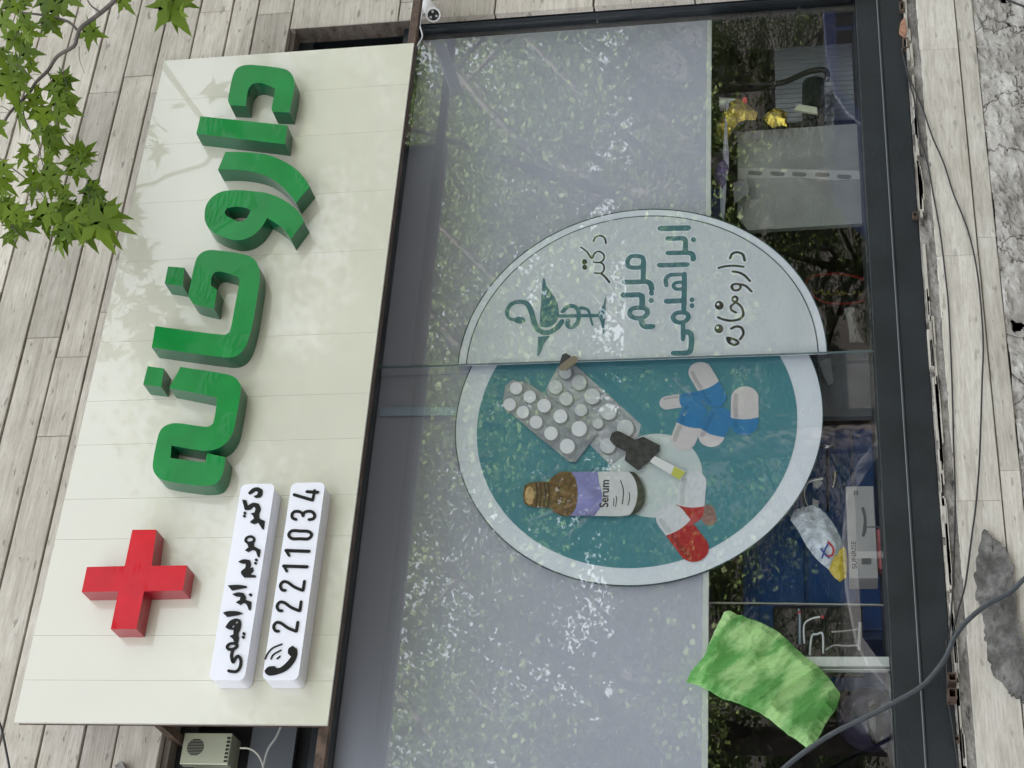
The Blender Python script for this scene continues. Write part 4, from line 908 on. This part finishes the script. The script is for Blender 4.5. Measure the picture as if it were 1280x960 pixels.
MB().tube(TS([(300, 345), (345, 320), (400, 322), (480, 320)]), .003, 8).build('rail', M['silver'], t, smooth=True)
MB().tube(TS([(330, 250), (400, 245), (470, 236)]), .003, 8).build('rail', M['silver'], t, smooth=True)
MB().tube(TS([(480, 200), (478, 270), (476, 345)]), .006, 8).build('post', mat('grey_tube', (.4, .4, .4), .4), t, smooth=True)
for q_ in ((163, 150), (283, 172)): MB().tube(TS([(q_[0] - 9, q_[1]), (q_[0], q_[1]), (q_[0] + 9, q_[1] + 2)]), .0052, 10).build('joint', mat('red_joint', (.5, .03, .04), .4), t, smooth=True)
t = thing('motor_helmet', 'dark purple crash helmet resting low in the window corner', 'helmet', tuple(P(1085, 890, .3)))
def sph(c_, r3, n=20, mth=12):
    v = []; f = []
    for j in range(mth + 1):
        th = math.pi * j / mth
        for i in range(n): v.append((c_[0] + r3[0] * math.sin(th) * math.cos(2 * math.pi * i / n), c_[1] + r3[1] * math.sin(th) * math.sin(2 * math.pi * i / n), c_[2] + r3[2] * math.cos(th)))
    for j in range(mth):
        for i in range(n): a = j * n + i; b2 = j * n + (i + 1) % n; f.append((a, b2, b2 + n, a + n))
    return v, f
c_ = P(1088, 900, .34); v, f = sph(c_, (.10, .11, .105)); MB().add(v, f).build('shell', mat('purple_gloss', (.02, .016, .045), .35, coat=.2), t, smooth=True)
v, f = sph(c_ + Vector((-.01, -.02, -.01)), (.085, .098, .05)); MB().add(v, f).build('visor', M['bulbglass'], t, smooth=True)
t = thing('ceiling_lamp', 'thin fluorescent tubes on the shop ceiling seen through the clear band', 'lamp', tuple(P(1065, 60, 1.0)))
lm = mat('lit_tube', (.8, .85, .85), .4, emit=.06)
MB().tube([P(1030, 10, 1.0), P(1047, 27, 1.0)], .006, 8).build('tube', lm, t); MB().tube([P(1058, 38, 1.0), P(1057, 78, 1.0)], .006, 8).build('tube', lm, t); MB().tube([P(1056, 80, 1.0), P(1074, 94, 1.0)], .006, 8).build('tube', lm, t)

# ------------------------------------------------------------------ the overhanging plane tree
LH = [(-.02, .08), (.0, .20), (-.08, .38), (.07, .28), (.15, .15), (.27, .28), (.33, .30), (.52, .50), (.50, .32), (.54, .22), (.44, .10), (.62, .15), (.68, .10), (.84, .07)]
LEAF = [(0, 0)] + [(u, -v) for u, v in LH] + [(1.08, 0)] + LH[::-1]
def leaf_add(mb, vals, base_, dirv, nrm, size, val, bend=.15):
    d = dirv.normalized(); n_ = (nrm - d * nrm.dot(d)).normalized(); s_ = d.cross(n_); k = len(LEAF)
    v = []
    for (u, q_) in LEAF: v.append(base_ + d * u * size + s_ * q_ * size - n_ * size * bend * (u * u * .9 + abs(q_) * .5))
    ctr = base_ + d * .40 * size - n_ * size * bend * .1
    v.append(ctr); f = [(i, (i + 1) % k, k) for i in range(k)]
    mb.add(v, f); vals += [val] * k
rl = random.Random(21)
tree = thing('plane_tree', 'plane tree whose leafy branch hangs over the upper corner of the stone wall', 'tree', (8.4, -2.7, 0))
mb = MB()
mb.tube([(8.4, -2.7, 0), (8.42, -2.65, 1.5), (8.35, -2.6, 3.2), (8.3, -2.5, 4.6), (8.1, -2.4, 6.0), (8.0, -2.3, 7.4)], [.2, .17, .15, .13, .10, .05], 12)
mb.build('trunk', M['bark'], tree, smooth=True)
mb = MB()
def bpx(pts, Y0, Y1): return [P(x, y, Y0 + (Y1 - Y0) * i / max(1, len(pts) - 1)) for i, (x, y) in enumerate(pts)]
main = bpx(catmull([(160, -40), (147, -5), (133, 10), (118, 22), (101, 35), (96, 47), (92, 58), (72, 70), (60, 88), (45, 103), (35, 118), (13, 140), (2, 158), (-20, 190)], n=4), -.75, -.55)
main = [tuple(Vector((8.3, -2.5, 4.6))), tuple(Vector((6.9, -1.8, 5.9)))] + [tuple(v) for v in main]
n_ = len(main); mb.tube(main, [.05, .035] + [.0098 - .0048 * i / (n_ - 2) for i in range(n_ - 2)], 8)
for pts, r_ in [([(97, 38), (85, 27), (60, 20), (30, 16), (0, 14), (-20, 10)], .006), ([(125, 15), (113, 6), (106, -8)], .004), ([(99, 58), (99, 70), (101, 80), (106, 92)], .0016), ([(82, 72), (79, 92), (84, 108), (80, 118)], .0018), ([(28, 125), (30, 145), (36, 160), (48, 182), (52, 200), (60, 225)], .003), ([(70, 152), (78, 168), (88, 182), (97, 200), (103, 216), (110, 230), (112, 262), (118, 285)], .0024), ([(-8, 192), (15, 210), (32, 223), (50, 240), (64, 262), (75, 280), (90, 290)], .0026), ([(13, 140), (5, 134), (-5, 132)], .002), ([(-5, 270), (10, 278), (22, 292), (30, 300)], .002), ([(35, 20), (30, 30), (12, 60), (10, 90)], .0024), ([(215, -20), (213, -2), (216, 10)], .0022), ([(60, 88), (66, 110), (70, 135), (72, 155)], .002), ([(20, 80), (35, 92), (45, 103)], .002)]:
    q = bpx(catmull(pts, n=4), -.6, -.6); mb.tube(q, [r_ * (1 - .6 * i / len(q)) for i in range(len(q))], 6)
mb.build('branch', M['bark'], tree, smooth=True)
mb = MB(); vals = []
NEAR = [  # base px, tip px, tone
 ((0, 2), (32, 12), .4), ((-8, 20), (22, 38), .5), ((20, 20), (52, 38), .35), ((25, 38), (55, 45), .5), ((10, 35), (30, 72), .6), ((20, 60), (52, 68), .35), ((12, 70), (36, 98), .6), ((30, 78), (53, 92), .3), ((-10, 60), (15, 90), .7), ((2, 92), (22, 130), .6), ((18, 92), (35, 118), .75), ((45, -8), (75, 14), .3), ((70, -10), (104, 8), .5), ((55, 2), (95, 22), .25), ((58, 22), (77, 46), .5), ((50, 18), (70, 40), .4), ((112, 30), (109, 58), .7), ((145, -8), (167, 18), .6), ((198, -12), (236, 42), .6), ((210, -8), (243, 12), .5), ((190, -14), (218, 8), .4), ((214, 8), (222, 40), .45),
 ((75, 88), (70, 132), .25), ((70, 95), (98, 101), .3), ((68, 105), (94, 126), .3), ((78, 120), (94, 122), .35), ((70, 128), (104, 143), .7), ((64, 140), (88, 160), .55), ((50, 130), (60, 165), .6), ((40, 112), (46, 150), .7), ((20, 128), (30, 165), .75), ((45, 148), (72, 172), .4),
 ((42, 158), (48, 182), .6), ((60, 165), (88, 165), .25), ((48, 175), (85, 190), .3), ((62, 182), (66, 205), .35), ((32, 185), (20, 210), .7), ((40, 200), (36, 222), .4), ((52, 198), (74, 218), .4), ((55, 215), (80, 238), .45), ((60, 222), (68, 246), .5), ((46, 220), (36, 256), .5), ((98, 205), (104, 168), .35), ((96, 198), (122, 176), .45), ((99, 200), (120, 188), .4), ((92, 206), (98, 232), .5), ((108, 228), (132, 238), .15), ((110, 240), (134, 250), .12), ((112, 248), (136, 262), .15), ((108, 226), (118, 268), .2), ((70, 236), (96, 246), .15), ((74, 242), (92, 258), .6), ((76, 256), (108, 264), .2),
 ((84, 262), (96, 306), .55), ((88, 262), (118, 312), .6), ((92, 268), (126, 296), .65), ((106, 262), (166, 292), .75), ((112, 268), (153, 305), .7), ((118, 258), (158, 276), .65), ((108, 262), (138, 305), .8), ((74, 286), (70, 320), .85), ((76, 284), (84, 318), .8), ((52, 262), (62, 298), .45), ((66, 262), (84, 290), .5), ((82, 258), (94, 284), .4),
 ((-8, 205), (20, 222), .6), ((-10, 218), (22, 240), .7), ((-6, 236), (16, 245), .8), ((0, 252), (30, 262), .25), ((4, 256), (30, 276), .3), ((8, 270), (46, 290), .4), ((12, 272), (36, 300), .45), ((0, 250), (12, 288), .3), ((4, 290), (20, 308), .7), ((-10, 150), (8, 172), .5), ((22, 8), (50, -6), .4), ((-6, 100), (14, 118), .5)]
EX = []
for (bx, by), (tx, ty), tone in NEAR:
    for k in range(2):
        dx, dy = tx - bx, ty - by; c_, s_ = math.cos(.7 * (1 if k else -1) + rl.uniform(-.4, .4)), math.sin(.7 * (1 if k else -1) + rl.uniform(-.4, .4)); f_ = rl.uniform(.45, .75)
        if k and rl.random() < .62: continue
        EX.append(((bx + rl.uniform(-8, 8), by + rl.uniform(-8, 8)), (bx + (dx * c_ - dy * s_) * f_, by + (dx * s_ + dy * c_) * f_), tone + rl.uniform(-.2, .25)))
NEAR = [((bx + (tx - bx) * .12, by + (ty - by) * .12), (bx + (tx - bx) * .93, by + (ty - by) * .93), tn) for (bx, by), (tx, ty), tn in NEAR] + EX
for (bx, by), (tx, ty), tone in NEAR:
    Y = rl.uniform(-.72, -.5); a = P(bx, by, Y); b2 = P(tx, ty, Y + rl.uniform(-.03, .03)); d = b2 - a
    nn = (CAM - a).normalized(); nn = nn + Vector((rl.uniform(-.55, .55), rl.uniform(-.3, .3), rl.uniform(-.4, .7)))
    leaf_add(mb, vals, a, d, nn, d.length, min(1, max(0, tone + rl.uniform(-.12, .12))), rl.uniform(.05, .3))
def crown(mb, vals, c0, rad, n, rng, size=(.09, .16)):
    cl = []
    for k in range(max(6, min(n // 130, 95))):
        u = Vector((rng.gauss(0, 1), rng.gauss(0, 1), rng.gauss(0, 1))).normalized() * rng.random() ** .45
        cl.append((Vector((c0[0] + u.x * rad[0], c0[1] + u.y * rad[1], c0[2] + u.z * rad[2])), rng.uniform(.14, .36), rng.uniform(-.25, .25)))
    for k in range(n):
        c_, s_, tn = rng.choice(cl); p = c_ + Vector((rng.gauss(0, s_), rng.gauss(0, s_), rng.gauss(0, s_ * .6)))
        yield p, Vector((rng.gauss(0, .7), rng.gauss(0, .7), rng.uniform(-1.2, .2))), Vector((rng.gauss(0, .6), rng.gauss(0, .6), 1)), rng.uniform(*size), min(1, max(0, .5 + tn + rng.uniform(-.3, .3)))
for p, d, nn, s_, tn in crown(mb, vals, (8.3, -2.4, 7.0), (1.9, 1.7, 1.5), 1500, random.Random(31)):
    if p.x > 1.06 * (p.y + 4.7) + .35: leaf_add(mb, vals, p, d, nn, s_, tn)
o = mb.build('foliage', M['leaf'], tree, smooth=True); set_vals(o, vals)

# ------------------------------------------------------------------ across the street (seen only as reflections in the glass)
def far_tree(name, lab, x, y, h, seed, mesh=None):
    t = thing(name, lab, 'tree', (x, y, 0), 'street trees reflected in the glass'); rg = random.Random(seed)
    if mesh is None:
        mb = MB(); mb.tube([(0, 0, -.1), (.05, .03, 1.2), (-.05, .05, 2.6), (.1, 0, 4)], [.2, .16, .13, .10], 10)
        tips = []
        for k in range(9):
            an = k * 2.4; z0_ = 2.2 + k * .25; L = rg.uniform(1.6, 2.8)
            q = [Vector((0, 0, z0_)), Vector((math.cos(an) * L * .5, math.sin(an) * L * .5, z0_ + L * .45)), Vector((math.cos(an) * L, math.sin(an) * L, z0_ + L * .9))]
            mb.tube(q, [.07, .045, .015], 6)
        me1 = mb; mb2 = MB(); vv = []
        for p, d, nn, s_, tn in crown(mb2, vv, (0, 0, h * .58), (2.6, 2.3, h * .38), 24000, rg, (.045, .085)):
            d = d.normalized(); n2 = (nn - d * nn.dot(d)).normalized(); s2 = d.cross(n2) * s_ * .45
            mb2.add([p, p + d * s_ * .4 + s2, p + d * s_, p + d * s_ * .4 - s2], [(0, 1, 2, 3)]); vv.append(tn)
        a = MB(); a.v = [tuple(Vector(q_) + Vector((x, y, 0))) for q_ in mb.v]; a.f = mb.f; a.mi = mb.mi; a.build('trunk', M['bark'], t, smooth=True)
        c_ = MB(); c_.v = [tuple(Vector(q_) + Vector((x, y, 0))) for q_ in mb2.v]; c_.f = mb2.f; c_.mi = mb2.mi; o = c_.build('crown', M['leaf_far'], t); set_vals(o, vv)
    return t
LOC = [(3.6, -10.2, 8.0), (7.6, -9.4, 9.0), (11.2, -10.0, 8.5), (15.2, -9.6, 9.2), (19.5, -10.4, 9.0), (13.4, -12.6, 9.5), (5.4, -11.8, 8.8), (9.5, -12.4, 9.3), (5.5, -15.5, 10.5), (11.5, -16.0, 11), (17.5, -15.5, 11)]
WORDS = ['low spreading', 'tall loose', 'broad', 'dense', 'farthest', 'half hidden', 'middle row nearest', 'middle row rounder', 'second row', 'second row taller', 'second row end']
protos = []
for i, (x, y, h) in enumerate(LOC):
    lab = WORDS[i] + ' street tree across the road, seen only as a reflection'
    if i < 3:
        t = far_tree('street_tree', lab, x, y, h, 40 + i); protos.append(t)
    else:
        src = protos[i % 3]; t = thing('street_tree', lab, 'tree', (x, y, 0), 'street trees reflected in the glass')
        t.rotation_euler.z = i * 1.3; t.scale = (1.1, 1.1, h / 8.5)
        for ch_ in src.children:
            c_ = ch_.copy(); col.objects.link(c_); c_.parent = t
b = MB().box(-20, 45, -30, -24, -.1, 5.5); fb = thing('far_building', 'pale brick block across the road, seen only as a reflection', 'building', (10, -27, 0))
b.build('wall', mat('pale_brick', (.045, .04, .038), .8, var=.3, vscale=1.5), fb)
for k in range(12):
    MB().box(-8 + k * 4, -6.4 + k * 4, -23.99, -23.9, 3.3, 4.2).build('window', M['bulbglass'], fb)
    MB().box(-8 + k * 4, -6.4 + k * 4, -23.99, -23.9, 1.0, 2.4).build('window', M['bulbglass'], fb)
for i, (x, y, zz) in enumerate(((3.0, -13, .36), (7.5, -13.2, .42), (12, -12.9, .38), (16.8, -13.1, .42), (21.5, -13, .4))):
    src = protos[i % 3]; t = thing('hedge_shrub', ('first', 'second', 'third', 'fourth', 'fifth')[i] + ' low shrub of the hedge across the road, seen only as a reflection', 'shrub', (x - LOC[i % 3][0] * 0, y, 0), 'hedge reflected in the glass')
    t.rotation_euler.z = 0; t.scale = (1, .6, zz)
    for ch_ in src.children:
        c_ = ch_.copy(); col.objects.link(c_); c_.parent = t; c_.location.z = -.6
def car(lab, x, y, paint, s=1.):
    t = thing('parked_car', lab, 'car', (x, y, -.12), 'parked cars reflected in the glass')
    prof = [(-2.1, .35), (-2.15, .75), (-1.9, .92), (-1.2, 1.0), (-.55, 1.42), (.9, 1.45), (1.6, 1.02), (2.05, .95), (2.15, .6), (2.1, .35)]
    lo = [(x + a * s, -.12 + b_ * s) for a, b_ in prof]
    MB().prism([softloop(lo, 70, 3)], y - .85, y + .85).build('body', mat('car_paint', paint, .25, coat=1), t, bevel=.06, seg=3)
    for sd_ in (-1, 1):
        MB().prism([[(x + a * s, -.12 + b_ * s) for a, b_ in [(-1.05, 1.0), (-.5, 1.36), (.2, 1.38), (.2, 1.0)]]], y + sd_ * .85 - .01, y + sd_ * .85 + .01).prism([[(x + a * s, -.12 + b_ * s) for a, b_ in [(.27, 1.0), (.27, 1.38), (.85, 1.38), (1.4, 1.02)]]], y + sd_ * .85 - .01, y + sd_ * .85 + .01).build('side_window', M['bulbglass'], t)
        for wx in (-1.35, 1.35):
            wh = MB().tube([(x + wx * s, y + sd_ * .72, .22), (x + wx * s, y + sd_ * .88, .22)], .33, 20).build('wheel', M['cable'], t)
            MB().tube([(x + wx * s, y + sd_ * .87, .22), (x + wx * s, y + sd_ * .89, .22)], .2, 16).build('rim', M['silver'], wh)
    return t
car('light grey car parked across the road, seen only as a reflection', 5.6, -9.0, (.16, .16, .17)); car('deep blue car parked across the road, seen only as a reflection', 10.4, -7.7, (.015, .02, .06)); car('grey car parked across the road, seen only as a reflection', 15.4, -7.6, (.2, .2, .21))
